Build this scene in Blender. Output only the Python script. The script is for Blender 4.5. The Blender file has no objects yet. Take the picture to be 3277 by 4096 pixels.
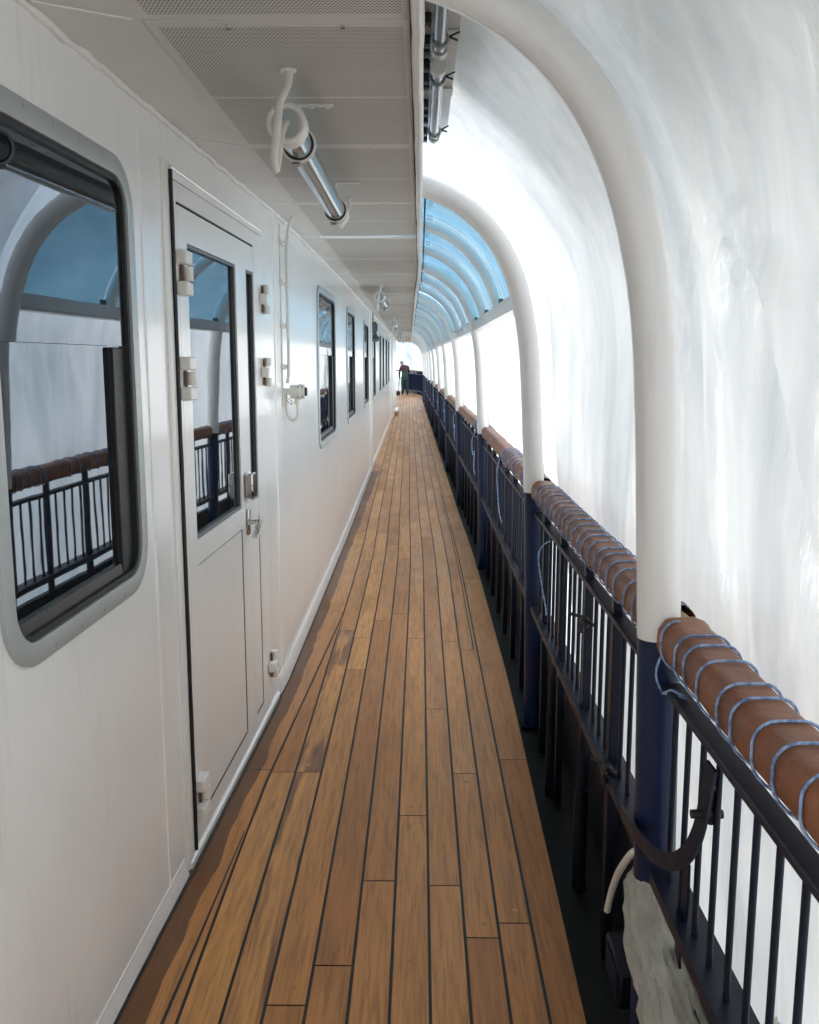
import bpy, bmesh, math, random
from mathutils import Vector, Matrix, noise
R = math.radians
rnd = random.Random(7)
scene = bpy.context.scene
col = scene.collection

# ------------------------------------------------------------------ plan of the ship side
def cx(y):            # sideways drift of the promenade towards the bow
    return 0.0 if y < 7 else -0.0115 * (y - 7) * min(1, (y - 7) / 3.0) if y < 10 else -0.0115 * (y - 7)
def wx(y):            # face of the deckhouse wall
    if y < 4.85: return -0.805 + 0.032 * (y - 2.2)
    if y < 9: return -0.72
    return -0.72 - 0.0065 * (y - 9)
CEIL = 2.42
def fbm(x, y, z=0.0, o=3):
    return noise.fractal(Vector((x, y, z)), 1.0, 2.0, o, noise_basis='PERLIN_ORIGINAL')

# ------------------------------------------------------------------ mesh helper
class MB:
    def __init__(s): s.v = []; s.f = []; s.m = []; s.c = None
    def add(s, vs, fs, mi=0):
        b = len(s.v); s.v += [tuple(p) for p in vs]
        for f in fs: s.f.append([b + i for i in f]); s.m.append(mi)
        return s
    def box(s, x0, x1, y0, y1, z0, z1, mi=0, bev=0.0):
        if bev <= 0:
            vs = [(x0,y0,z0),(x1,y0,z0),(x1,y1,z0),(x0,y1,z0),(x0,y0,z1),(x1,y0,z1),(x1,y1,z1),(x0,y1,z1)]
            return s.add(vs, [(0,3,2,1),(4,5,6,7),(0,1,5,4),(1,2,6,5),(2,3,7,6),(3,0,4,7)], mi)
        bm = bmesh.new(); bmesh.ops.create_cube(bm, size=1)
        for v in bm.verts:
            v.co = Vector(((x0+x1)/2 + v.co.x*(x1-x0), (y0+y1)/2 + v.co.y*(y1-y0), (z0+z1)/2 + v.co.z*(z1-z0)))
        bmesh.ops.bevel(bm, geom=bm.edges[:], offset=bev, segments=1, profile=0.5, affect='EDGES', clamp_overlap=True)
        bm.verts.index_update()
        s.add([v.co[:] for v in bm.verts], [[v.index for v in f.verts] for f in bm.faces], mi); bm.free()
        return s
    def sweep(s, pts, prof, caps=True, up=(0,0,1), scale=None, mi=0, fixed=None):
        """prof: list of (a,b) in the plane across the path; a along side, b along up"""
        pts = [Vector(p) for p in pts]; n = len(prof); vs = []; U = Vector(up)
        side = None
        for i, p in enumerate(pts):
            t = (pts[min(i+1, len(pts)-1)] - pts[max(i-1, 0)]).normalized()
            if fixed: sd, u = Vector(fixed[0]), Vector(fixed[1])
            else:
                if side is None:
                    sd = t.cross(U)
                    if sd.length < 1e-4: sd = t.cross(Vector((0,1,0)))
                else:
                    sd = side - t * side.dot(t)
                sd.normalize(); side = sd
                u = sd.cross(t).normalized()
            k = scale[i] if scale else 1.0
            for a, b in prof: vs.append(p + sd * a * k + u * b * k)
        fs = []
        for i in range(len(pts) - 1):
            for j in range(n):
                k = (j + 1) % n
                fs.append((i*n+j, i*n+k, (i+1)*n+k, (i+1)*n+j))
        if caps:
            fs.append(tuple(range(n-1, -1, -1))); fs.append(tuple(range((len(pts)-1)*n, len(pts)*n)))
        return s.add(vs, fs, mi)
    def tube(s, pts, r, n=10, caps=True, scale=None, mi=0):
        return s.sweep(pts, [(r*math.cos(2*math.pi*k/n), r*math.sin(2*math.pi*k/n)) for k in range(n)], caps, scale=scale, mi=mi)
    def ring(s, cen, axis, r, t, n=24, m=8, a0=0, a1=2*math.pi, mi=0):
        ax = Vector(axis).normalized(); e1 = ax.orthogonal().normalized()
        if abs(ax.y) > .9: e1 = Vector((1,0,0))
        e2 = ax.cross(e1)
        full = abs(a1 - a0) > 6.28
        pts = [Vector(cen) + e1*r*math.cos(a0+(a1-a0)*k/n) + e2*r*math.sin(a0+(a1-a0)*k/n) for k in range(n if full else n+1)]
        if not full: return s.tube(pts, t, m, mi=mi)
        vs = []; fs = []; N = len(pts)
        for p in pts:
            d = (p - Vector(cen)).normalized()
            for j in range(m):
                q = 2*math.pi*j/m; vs.append(p + d*t*math.cos(q) + ax*t*math.sin(q))
        for i in range(N):
            for j in range(m):
                fs.append((i*m+j, ((i+1)%N)*m+j, ((i+1)%N)*m+(j+1)%m, i*m+(j+1)%m))
        return s.add(vs, fs, mi)
    def disc(s, cen, r, n=12, z=0, mi=0):
        return s.add([(cen[0]+r*math.cos(6.2832*k/n), cen[1]+r*math.sin(6.2832*k/n), z) for k in range(n)], [tuple(range(n))], mi)
    def build(s, name, mats, parent=None, org=(0,0,0), smooth=41, fix=True):
        me = bpy.data.meshes.new(name); o = Vector(org)
        me.from_pydata([Vector(v) - o for v in s.v], [], s.f)
        if not isinstance(mats, (list, tuple)): mats = [mats]
        for m in mats: me.materials.append(m)
        me.polygons.foreach_set('material_index', s.m)
        if fix:
            bm = bmesh.new(); bm.from_mesh(me); bmesh.ops.recalc_face_normals(bm, faces=bm.faces); bm.to_mesh(me); bm.free()
        if smooth:
            me.polygons.foreach_set('use_smooth', [True]*len(me.polygons)); me.set_sharp_from_angle(angle=R(smooth))
        me.update()
        ob = bpy.data.objects.new(name, me); col.objects.link(ob)
        if parent is not None: ob.parent = parent
        else: ob.location = o
        return ob

def tag(o, label=None, cat=None, group=None, kind=None):
    if label: o['label'] = label
    if cat: o['category'] = cat
    if group: o['group'] = group
    if kind: o['kind'] = kind
    return o
def thing(name, loc, label, cat, group=None, rz=0):
    o = bpy.data.objects.new(name, None); o.empty_display_size = .1; col.objects.link(o)
    o.location = loc; o.rotation_euler = (0, 0, rz)
    return tag(o, label, cat, group)
def copy_tree(o, parent=None):
    c = o.copy(); col.objects.link(c)
    if parent is not None: c.parent = parent
    for ch in list(o.children): copy_tree(ch, c)
    return c
def rrect(w, h, r, n=5):      # rounded rectangle profile
    out = []
    for qx, qy, a in ((1,1,0),(-1,1,90),(-1,-1,180),(1,-1,270)):
        for k in range(n+1):
            t = R(a + 90*k/n); out.append((qx*(w/2-r) + r*math.cos(t), qy*(h/2-r) + r*math.sin(t)))
    return out
def smoothpath(pts, n=6):     # catmull-rom
    P = [Vector(p) for p in pts]; out = []
    for i in range(len(P)-1):
        a, b, c, d = P[max(i-1,0)], P[i], P[i+1], P[min(i+2,len(P)-1)]
        for k in range(n):
            t = k/n
            out.append(0.5*((2*b) + (c-a)*t + (2*a-5*b+4*c-d)*t*t + (3*b-a-3*c+d)*t**3))
    out.append(P[-1]); return out

# ------------------------------------------------------------------ materials
class NT:
    def __init__(s, name):
        s.m = bpy.data.materials.new(name); s.m.use_nodes = True; s.t = s.m.node_tree; s.t.nodes.clear()
        s.out = s.n('ShaderNodeOutputMaterial')
    def n(s, typ, **kw):
        nd = s.t.nodes.new(typ)
        for k, v in kw.items():
            if k == 'i':
                for a, b in v.items():
                    if isinstance(b, bpy.types.NodeSocket): s.t.links.new(b, nd.inputs[a])
                    else: nd.inputs[a].default_value = b
            else: setattr(nd, k, v)
        return nd
    def math(s, op, a, b=0.0, c=0.0): return s.n('ShaderNodeMath', operation=op, i={0:a, 1:b, 2:c}).outputs[0]
    def mix(s, f, a, b, bt='MIX'):
        nd = s.n('ShaderNodeMix', data_type='RGBA', blend_type=bt)
        for k, v in ((0, f), (6, a), (7, b)):
            if isinstance(v, bpy.types.NodeSocket): s.t.links.new(v, nd.inputs[k])
            else: nd.inputs[k].default_value = v if k == 0 else (*v[:3], 1)
        return nd.outputs[2]
    def coord(s, scale=(1,1,1), which='Object'):
        tc = s.n('ShaderNodeTexCoord')
        return s.n('ShaderNodeMapping', i={0: tc.outputs[which], 'Scale': scale}).outputs[0]
    def noise(s, vec, sc=5, det=4, rough=.55, dist=0.0):
        return s.n('ShaderNodeTexNoise', i={'Vector': vec, 'Scale': sc, 'Detail': det, 'Roughness': rough, 'Distortion': dist}).outputs[0]
    def ramp(s, f, a, b): # map range clamp
        return s.n('ShaderNodeMapRange', i={0: f, 1: a, 2: b}).outputs[0]
    def bump(s, h, st=.2, d=.01, nrm=None):
        i = {'Strength': st, 'Distance': d, 'Height': h}
        if nrm is not None: i['Normal'] = nrm
        return s.n('ShaderNodeBump', i=i).outputs[0]
    def pr(s, **i):
        nd = s.n('ShaderNodeBsdfPrincipled')
        for k, v in i.items():
            k = k.replace('_', ' ')
            if isinstance(v, bpy.types.NodeSocket): s.t.links.new(v, nd.inputs[k])
            else: nd.inputs[k].default_value = v if not (isinstance(v, tuple) and len(v) == 3 and k == 'Base Color') else (*v, 1)
        return nd.outputs[0]
    def done(s, sh): s.t.links.new(sh, s.out.inputs[0]); return s.m

def paint(name, c, rough=.35, var=.06, bump=.12, bscale=9, dirt=None, streak=0.0, metal=0.0, fine=0.0, spec=.5, coat=0.0):
    t = NT(name); v = t.coord()
    n1 = t.noise(v, 2.3, 4); n2 = t.noise(v, 34, 3)
    base = t.mix(t.ramp(n1, .3, .7), tuple(k*(1-var) for k in c), tuple(min(1, k*(1+var*.6)) for k in c))
    if dirt:
        st = t.noise(t.coord((7, 7, .7)), 3.0, 5, .65)
        base = t.mix(t.math('MULTIPLY', t.ramp(st, .58, .78), dirt[1]), base, dirt[0])
    h = t.math('ADD', t.math('MULTIPLY', t.noise(v, bscale, 3), 1.0), t.math('MULTIPLY', n2, .010 + fine))
    if streak: h = t.math('ADD', h, t.math('MULTIPLY', t.noise(t.coord((6,6,.5)), 2.2, 4, .55), streak))
    return t.done(t.pr(Base_Color=base, Roughness=t.n('ShaderNodeMapRange', i={0: n2, 1: .3, 2: .7, 3: rough*.94, 4: rough*1.06}).outputs[0], Normal=t.bump(h, bump, .01), Metallic=metal, Specular_IOR_Level=spec, Coat_Weight=coat, Coat_Roughness=.14))

M = {}
M['wall'] = paint('white_gloss_paint', (.88,.88,.87), .32, .045, .20, 2.6, ((.52,.43,.33), .30), streak=.35, coat=.8)
M['door'] = paint('white_door_paint', (.86,.855,.84), .32, .04, .08, 4, ((.52,.43,.33), .25), coat=.6)
M['trim'] = paint('white_trim_paint', (.80,.79,.75), .32, .05, .15, 14, ((.5,.4,.3), .2))
M['bead'] = paint('white_sealant', (.80,.79,.76), .5, .05, .4, 60)
M['ceil'] = paint('ceiling_paint', (.66,.65,.62), .45, .06, .1, 6, ((.5,.42,.33), .25))
M['tube'] = paint('white_tube_paint', (.87,.87,.855), .3, .02, .05, 12, ((.6,.52,.42), .2), coat=.4)
M['beam'] = paint('beam_paint', (.80,.80,.79), .35, .05, .06, 12)
M['navy'] = paint('navy_paint', (.010,.020,.062), .34, .2, .1, 30, ((.03,.03,.035), .35), spec=.25)
M['navyrail'] = paint('dark_rail_paint', (.010,.014,.030), .42, .3, .05, 18, ((.05,.04,.035), .2), spec=.22)
M['bulwark'] = paint('dark_bulwark_paint', (.007,.008,.015), .5, .3, .15, 20, spec=.2)
M['gutter'] = paint('waterway_paint', (.013,.014,.012), .55, .45, .3, 18, ((.008,.008,.008), .7), spec=.25)
M['black'] = paint('black_rubber', (.012,.012,.013), .5, .2, .1, 30)
M['hinge'] = paint('cream_paint', (.82,.80,.75), .35, .05, .12, 40, ((.3,.2,.12), .35))
M['rust'] = paint('rusty_pin', (.16,.09,.055), .6, .3, .3, 60)
M['grey'] = paint('grey_alloy', (.42,.45,.45), .38, .08, .05, 30, metal=.35)
M['screw'] = paint('screw_steel', (.45,.43,.4), .3, .1, .05, 30, metal=.9)
M['chrome'] = paint('chrome', (.62,.6,.58), .12, .05, .02, 30, metal=1)
M['plastic'] = paint('cream_plastic', (.74,.72,.66), .4, .05, .1, 40)
M['horn'] = paint('dark_grey_casting', (.10,.105,.115), .45, .15, .1, 30)
M['sash'] = paint('dark_brown_sash', (.035,.028,.024), .4, .15, .1, 30)
M['wood'] = paint('bare_wood', (.42,.27,.14), .55, .15, .1, 20)
M['roof'] = paint('upper_deck_paint', (.62,.62,.58), .35, .08, .12, 10, ((.4,.36,.3), .4))

def wavy_glass(name, bump, tint=(.006,.008,.010), ior=2.35):
    t = NT(name); v = t.coord()
    h = t.math('ADD', t.noise(v, 2.2, 2), t.math('MULTIPLY', t.noise(v, 7, 2), .15))
    return t.done(t.pr(Base_Color=tint, Roughness=.015, IOR=ior, Specular_Tint=(.66,.83,1,1), Normal=t.bump(h, bump, .01)))
M['glass'] = wavy_glass('dark_window_glass', .035)
M['glassw'] = wavy_glass('wavy_window_glass', .22)

def sheet_mat(name, seed=0.0, trans=.30):
    t = NT(name)
    v = t.coord((1, 1, 1)); vs = t.n('ShaderNodeMapping', i={0: t.coord(), 'Location': (seed, seed*2, 0), 'Rotation': (.45, 0, 0), 'Scale': (1.5, 1.5, .55)}).outputs[0]
    big = t.noise(vs, 1.3, 4, .6, .7); streak = t.noise(t.n('ShaderNodeMapping', i={0: t.coord(), 'Rotation': (.35 + seed*.02, 0, 0), 'Scale': (3.2, 3.2, .7)}).outputs[0], 2.4, 5, .6, 1.3)
    f = t.math('ADD', t.math('MULTIPLY', t.ramp(big, .32, .68), .72), t.math('MULTIPLY', t.ramp(streak, .33, .67), .28))
    c = t.mix(f, (.49,.55,.59), (.93,.965,.985))
    h = t.math('ADD', t.math('MULTIPLY', streak, .6), t.math('MULTIPLY', t.noise(v, 3.0, 4, .6, 1.2), 1.0))
    nb = t.bump(h, .22, .04)
    tr = t.n('ShaderNodeBsdfTranslucent', i={'Color': c, 'Normal': nb}).outputs[0]
    df = t.n('ShaderNodeBsdfDiffuse', i={'Color': c, 'Normal': nb}).outputs[0]
    gl = t.n('ShaderNodeBsdfGlossy', i={'Color': (.9,.92,.95,1), 'Roughness': .34, 'Normal': nb}).outputs[0]
    a = t.n('ShaderNodeMixShader', i={0: trans, 1: df, 2: tr}).outputs[0]
    fr = t.math('MULTIPLY', t.n('ShaderNodeFresnel', i={'IOR': 1.25, 'Normal': nb}).outputs[0], .35)
    return t.done(t.n('ShaderNodeMixShader', i={0: fr, 1: a, 2: gl}).outputs[0])
M['sheet'] = sheet_mat('milky_plastic_film', 0)
M['tarp'] = sheet_mat('milky_plastic_tarp', 9, .66)
M['thin'] = sheet_mat('thin_plastic_film', 4, .76)

def blue_mat():
    t = NT('blue_acrylic'); v = t.coord()
    n = t.noise(t.coord((3, 1, 3)), 2.0, 5, .6)
    c = t.mix(t.ramp(n, .35, .75), (.13,.30,.41), (.25,.44,.54))
    tr = t.n('ShaderNodeBsdfTranslucent', i={'Color': c}).outputs[0]
    tp = t.n('ShaderNodeBsdfTransparent', i={'Color': (.26,.44,.54,1)}).outputs[0]
    gl = t.n('ShaderNodeBsdfGlossy', i={'Color': (.8,.9,1,1), 'Roughness': .12}).outputs[0]
    a = t.n('ShaderNodeMixShader', i={0: .45, 1: tr, 2: tp}).outputs[0]
    fr = t.n('ShaderNodeFresnel', i={'IOR': 1.45}).outputs[0]
    return t.done(t.n('ShaderNodeMixShader', i={0: fr, 1: a, 2: gl}).outputs[0])
M['blue'] = blue_mat()

def tubeglass():
    t = NT('clear_lamp_tube'); 
    tp = t.n('ShaderNodeBsdfTransparent', i={'Color': (.86,.9,.9,1)}).outputs[0]
    gl = t.n('ShaderNodeBsdfGlossy', i={'Color': (.95,.97,1,1), 'Roughness': .1}).outputs[0]
    fr = t.n('ShaderNodeFresnel', i={'IOR': 1.7}).outputs[0]
    return t.done(t.n('ShaderNodeMixShader', i={0: fr, 1: tp, 2: gl}).outputs[0])
M['lamptube'] = tubeglass()

def perf_mat():
    t = NT('perforated_ceiling'); tc = t.n('ShaderNodeTexCoord').outputs['Object']
    sep = t.n('ShaderNodeSeparateXYZ', i={0: tc}); x, y = sep.outputs[0], sep.outputs[1]
    p = .0088
    # staggered round holes
    def cell(a, sh): 
        f = t.math('FRACT', t.math('ADD', t.math('DIVIDE', a, p), sh)); return t.math('SUBTRACT', f, .5)
    row = t.math('MULTIPLY', t.math('FLOOR', t.math('DIVIDE', y, p)), .5)
    dx = t.n('ShaderNodeMath', operation='SUBTRACT', i={0: t.math('FRACT', t.math('ADD', t.math('DIVIDE', x, p), row)), 1: .5}).outputs[0]
    dy = cell(y, 0.0)
    d = t.math('SQRT', t.math('ADD', t.math('MULTIPLY', dx, dx), t.math('MULTIPLY', dy, dy)))
    hole = t.math('LESS_THAN', d, .31)
    def band(a, lo, hi): return t.math('MULTIPLY', t.math('GREATER_THAN', a, lo), t.math('LESS_THAN', a, hi))
    inside = t.math('MULTIPLY', band(x, .022, .560), t.math('ADD', band(y, .045, .592), band(y, .607, 1.165)))
    hole = t.math('MULTIPLY', hole, inside)
    v = t.coord(); n1 = t.noise(v, 2.0, 4)
    base = t.mix(t.ramp(n1, .3, .7), (.60,.585,.535), (.68,.665,.62))
    st = t.noise(t.coord((1,1,1)), 5.0, 5, .7)
    base = t.mix(t.math('MULTIPLY', t.ramp(st, .6, .8), .25), base, (.5,.42,.33))
    c = t.mix(hole, base, (.05,.05,.045))
    return t.done(t.pr(Base_Color=c, Roughness=.45, Normal=t.bump(t.math('SUBTRACT', 1.0, hole), .25, .002)))
M['perf'] = perf_mat()

def deck_mat():
    t = NT('teak_planks'); at = t.n('ShaderNodeAttribute', attribute_name='pcol')
    sep = t.n('ShaderNodeSeparateColor', i={0: at.outputs['Color']})
    h, off = sep.outputs[0], sep.outputs[1]
    tc = t.n('ShaderNodeTexCoord').outputs['Object']
    sx = t.n('ShaderNodeSeparateXYZ', i={0: tc}); X, Y = sx.outputs[0], sx.outputs[1]
    # each plank has its own grain: shift the texture by the plank's random number
    vec = t.n('ShaderNodeCombineXYZ', i={0: t.math('ADD', X, t.math('MULTIPLY', off, 17.0)), 1: t.math('ADD', Y, t.math('MULTIPLY', off, 41.0)), 2: t.math('MULTIPLY', off, 9.0)}).outputs[0]
    def mp(sc): return t.n('ShaderNodeMapping', i={0: vec, 'Scale': sc}).outputs[0]
    g1 = t.noise(mp((1, .05, 1)), 95, 5, .62, .25); g2 = t.noise(mp((1, .045, 1)), 24, 4, .6, .6); g3 = t.noise(mp((1, .02, 1)), 320, 3, .6)
    blot = t.noise(mp((1, .45, 1)), 3.2, 4, .6)
    c = t.mix(h, (.44,.182,.055), (.69,.34,.113))
    c = t.mix(t.math('MULTIPLY', t.ramp(g2, .44, .68), .40), c, (.20,.098,.045))
    c = t.mix(t.math('MULTIPLY', t.ramp(g1, .46, .70), .58), c, (.155,.075,.035))
    c = t.mix(t.math('MULTIPLY', t.ramp(g3, .52, .8), .30), c, (.42,.27,.13))
    c = t.mix(t.math('MULTIPLY', t.ramp(blot, .5, .8), .22), c, (.20,.115,.065))
    sp = t.noise(tc, 70, 2, .5); c = t.mix(t.math('MULTIPLY', t.ramp(sp, .74, .80), .5), c, (.09,.045,.025))
    # heartwood streak in some planks
    hs = t.math('MULTIPLY', t.math('GREATER_THAN', sep.outputs[2], .86), t.ramp(t.noise(mp((1, .09, 1)), 7.5, 4, .6, .4), .49, .56))
    c = t.mix(t.math('MULTIPLY', hs, .75), c, (.135,.062,.042))
    # old unsanded varnish left in a band along the wall
    edge = t.math('ADD', t.math('MULTIPLY', t.math('SUBTRACT', t.math('MINIMUM', Y, 4.85), 2.2), .032), -.805)
    dist = t.math('SUBTRACT', X, edge)
    wob = t.math('MULTIPLY', t.math('SUBTRACT', t.noise(tc, 2.4, 2), .5), .06)
    stain = t.math('MULTIPLY', t.math('LESS_THAN', t.math('ADD', dist, wob), .088), t.math('LESS_THAN', Y, 14.5))
    c = t.mix(t.math('MULTIPLY', stain, .8), c, (.10,.040,.018))
    patch = t.math('MULTIPLY', t.math('GREATER_THAN', t.math('ADD', X, wob), .445), t.math('LESS_THAN', Y, t.math('ADD', 2.55, t.math('MULTIPLY', wob, 3.0))))
    c = t.mix(t.math('MULTIPLY', patch, .25), c, (.075,.062,.032))
    rough = t.n('ShaderNodeMapRange', i={0: blot, 1: .3, 2: .7, 3: .36, 4: .52}).outputs[0]
    return t.done(t.pr(Base_Color=c, Roughness=rough, Normal=t.bump(t.math('ADD', g1, t.math('MULTIPLY', g3, .6)), .18, .003), Specular_IOR_Level=.32))
M['deck'] = deck_mat()
M['caulk'] = paint('deck_caulk', (.022,.02,.018), .6, .3, .2, 60)

def wrap_mat():
    t = NT('brown_wrapping'); v = t.coord()
    n = t.noise(v, 6, 5, .6); n2 = t.noise(t.coord((1,.25,1)), 25, 4, .6)
    c = t.mix(t.ramp(n, .3, .7), (.17,.054,.022), (.30,.11,.043))
    c = t.mix(t.math('MULTIPLY', t.ramp(n2, .5, .72), .5), c, (.16,.085,.05))
    sp = t.noise(v, 55, 2); c = t.mix(t.math('MULTIPLY', t.ramp(sp, .72, .78), .5), c, (.55,.42,.28))
    return t.done(t.pr(Base_Color=c, Roughness=.5, Normal=t.bump(t.math('ADD', t.noise(v, 9, 4, .6), t.math('MULTIPLY', n2, .3)), .6, .016)))
M['wrap'] = wrap_mat()
def rope_mat():
    t = NT('blue_cord'); n = t.noise(t.coord(), 60, 3)
    c = t.mix(t.ramp(n, .40, .56), (.13,.22,.43), (.33,.47,.73))
    w = t.noise(t.coord(), 400, 2)
    return t.done(t.pr(Base_Color=c, Roughness=.6, Normal=t.bump(w, .5, .002)))
M['rope'] = rope_mat()
def cloth_mat():
    t = NT('cream_plastic_wrap'); v = t.coord(); n = t.noise(v, 9, 5, .6, .8); r2 = t.noise(t.coord((1,1,.35)), 34, 4, .6, 1.0)
    c = t.mix(t.ramp(n, .3, .7), (.60,.60,.50), (.82,.82,.76))
    nb = t.bump(t.math('ADD', n, t.math('MULTIPLY', r2, .5)), .8, .02)
    a = t.n('ShaderNodeMixShader', i={0: .5, 1: t.pr(Base_Color=c, Roughness=.22, Normal=nb), 2: t.n('ShaderNodeBsdfTranslucent', i={'Color': c, 'Normal': nb}).outputs[0]}).outputs[0]
    return t.done(a)
M['cloth'] = cloth_mat()
M['concrete'] = paint('ground_concrete', (.34,.33,.31), .8, .15, .3, 2)
M['green'] = paint('green_overall_cloth', (.026,.066,.045), .8, .25, .3, 14)
M['maroon'] = paint('maroon_shirt_cloth', (.085,.019,.032), .8, .25, .3, 14)
M['skin'] = paint('skin', (.42,.24,.17), .5, .1, .1, 20)
M['cap'] = paint('grey_blue_cap', (.11,.16,.19), .8, .2, .2, 20)
M['boot'] = paint('dark_boot', (.02,.02,.02), .6, .2, .1, 20)

# ================================================================== SETTING
# deck -------------------------------------------------------------
SEAMS = [-.518,-.41,-.30,-.188,-.078,.030,.137,.240,.342]
def l1(y):      # tapering left seam, merges with the next one
    if y < 3.5: return -.630
    return -.630 + (y-3.5)/(6.2-3.5)*.112
def edgeR(y): return .477 + cx(y) - .0165*max(0, 4.8 - max(y, 1.5))
YEND, YSTART = 54.0, -4.0
def seamx(i, y):
    s = cx(y)
    if i == 0: return -4.0 if y > 31.2 else wx(y) - .03
    if i == 1: return min(l1(y), SEAMS[0]) + s if y < 6.2 else SEAMS[0] + s
    if i < 11: return SEAMS[i-2] + s
    return edgeR(y)
butts = {1:[2.0,3.70,6.24,8.3], 2:[3.70,5.79,7.9,10.1], 3:[2.263,5.02,5.62,9.2], 4:[2.431,6.02,8.6], 5:[2.873,6.174,8.0], 6:[3.325,5.611,7.6,9.9],
         7:[2.847,4.427,6.269,9.0], 8:[2.566,3.695,5.553,8.2], 9:[2.641,5.386,7.26,9.5], 10:[3.834,7.24,9.6], 0:[3.72,6.25,9.3]}
dk = MB(); pc = []
def addplank(i, y0, y1, hv, off, q):
    ys = [y0]
    step = .6 if y0 < 12 else 2.0
    while ys[-1] + step < y1 - .05: ys.append(ys[-1] + step)
    ys.append(y1)
    g = .0046
    vs = []
    for k, y in enumerate(ys):
        yy = y + (.0028 if k == 0 else -.0028 if k == len(ys)-1 else 0)
        a = seamx(i, yy) + g; b = seamx(i+1, yy) - (g if i < 10 else 0)
        if b < a + .002: b = a + .002
        vs += [(a, yy, 0), (b, yy, 0)]
    fs = [(2*k, 2*k+1, 2*k+3, 2*k+2) for k in range(len(ys)-1)]
    dk.add(vs, fs, 0); pc.extend([(hv, off, q, 1)] * len(fs))
    return len(fs)
for i in range(11):
    cuts = sorted(butts.get(i, [])); y = YSTART; cuts0 = list(cuts)
    c = cuts0[0] if cuts0 else 2
    pre = []
    while c > YSTART + 1.2: c -= rnd.uniform(1.7, 2.4); pre.append(c)
    cuts = [p for p in sorted(pre) if p > YSTART] + cuts0
    while cuts[-1] < YEND - 2.5: cuts.append(cuts[-1] + rnd.uniform(1.8, 2.6))
    prev = YSTART
    for c in cuts + [YEND]:
        if c - prev < .05: continue
        if i == 1 and prev > 6.0: break
        if i == 1 and c > 6.15: c = 6.15
        hv = min(1, max(0, rnd.gauss(.5, .27))); q = rnd.random()*.85; off = rnd.random()
        if i == 2 and abs(prev-3.70) < .1: q = .95; hv = .75
        if i == 2 and abs(prev-2.0) > 0 and abs(c-3.70) < .1: q = .9; hv = .8
        if i == 10 and prev < 3: hv *= .6
        addplank(i, prev, c, hv, off, q)
        if prev > .5 and prev < 14 and i >= 1:       # wooden plugs over the fixings
            for yy in ((prev + .07), (prev+c)/2, (c - .08)):
                if rnd.random() < .62:
                    xm = (seamx(i, yy) + seamx(i+1, yy))/2 + rnd.uniform(-.012, .012)
                    dk.disc((xm, yy), .0095, 12, .0006); pc.append((max(0, min(1, hv + rnd.choice((-.5, -.35, .4)))), rnd.random(), .1, 1))
        prev = c
# narrow wedge seam beside the wall
n0 = len(dk.f)
dk.add([(-.640,3.2,.0008),(-.636,3.2,.0008),(-.6615,2.2,.0008),(-.6715,2.2,.0008),(-.700,1.0,.0008),(-.690,1.0,.0008)], [(0,3,2,1),(3,4,5,2)], 1); pc.extend([(0,0,0,1)]*2)
# second closely spaced seam on the right
for (ya, yb, xa) in ((5.39, 12.0, .325),):
    ys = [ya + (yb-ya)*k/8 for k in range(9)]
    vs = []
    for y in ys: vs += [(xa - .0075 + cx(y), y, .0008), (xa - .001 + cx(y), y, .0008)]
    dk.add(vs, [(2*k, 2*k+1, 2*k+3, 2*k+2) for k in range(8)], 1); pc.extend([(0,0,0,1)]*8)
# caulked base under the planks
ys = [YSTART + .8*k for k in range(int((YEND-YSTART)/.8)+1)] + [YEND]
vs = []
for y in ys: vs += [(seamx(0, y)-.05, y, -.0035), (edgeR(y)-.0005, y, -.0035), (edgeR(y)-.0005, y, -.10)]
fs = []
for k in range(len(ys)-1):
    fs += [(3*k, 3*k+1, 3*k+4, 3*k+3), (3*k+1, 3*k+2, 3*k+5, 3*k+4)]
dk.add(vs, fs, 1); pc.extend([(0,0,0,1)]*len(fs))
deck = dk.build('deck', [M['deck'], M['caulk']], smooth=0, fix=False)
a = deck.data.attributes.new('pcol', 'FLOAT_COLOR', 'CORNER')
flat = []
for p, c4 in zip(deck.data.polygons, pc): flat += list(c4) * p.loop_total
a.data.foreach_set('color', flat)
tag(deck, kind='structure')

# waterway beside the deck -----------------------------------------
g = MB(); ys = [YSTART + 1.0*k for k in range(59)]
vs = []
for y in ys: vs += [(.40+cx(y), y, -.09), (.80+cx(y), y, -.09)]
g.add(vs, [(2*k, 2*k+1, 2*k+3, 2*k+2) for k in range(58)])
tag(g.build('waterway', M['gutter'], smooth=0, fix=False), kind='structure')
# unseen concrete ground added far below to bounce light onto the sheeting
q = MB(); q.add([(-400,-400,-3),(400,-400,-3),(400,400,-3),(-400,400,-3)], [(0,1,2,3)])
tag(q.build('ground', M['concrete'], smooth=0, fix=False), kind='structure')
# upper deck slab above the ceiling
u = MB(); ys = [YSTART + 2*k for k in range(22)] + [40.0]
prof = lambda y: [(-4, 2.445), (-.03+cx(y), 2.445), (-.03+cx(y), 2.52), (-4, 2.52)]
vs = []
for y in ys: vs += [(x, y, z) for x, z in prof(y)]
fs = [(4*k+j, 4*k+(j+1)%4, 4*k+4+(j+1)%4, 4*k+4+j) for k in range(len(ys)-1) for j in range(4)] + [(0,1,2,3), tuple(4*(len(ys)-1)+j for j in (3,2,1,0))]
tag(u.build('overhead_slab', M['ceil'], smooth=0), kind='structure')

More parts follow.
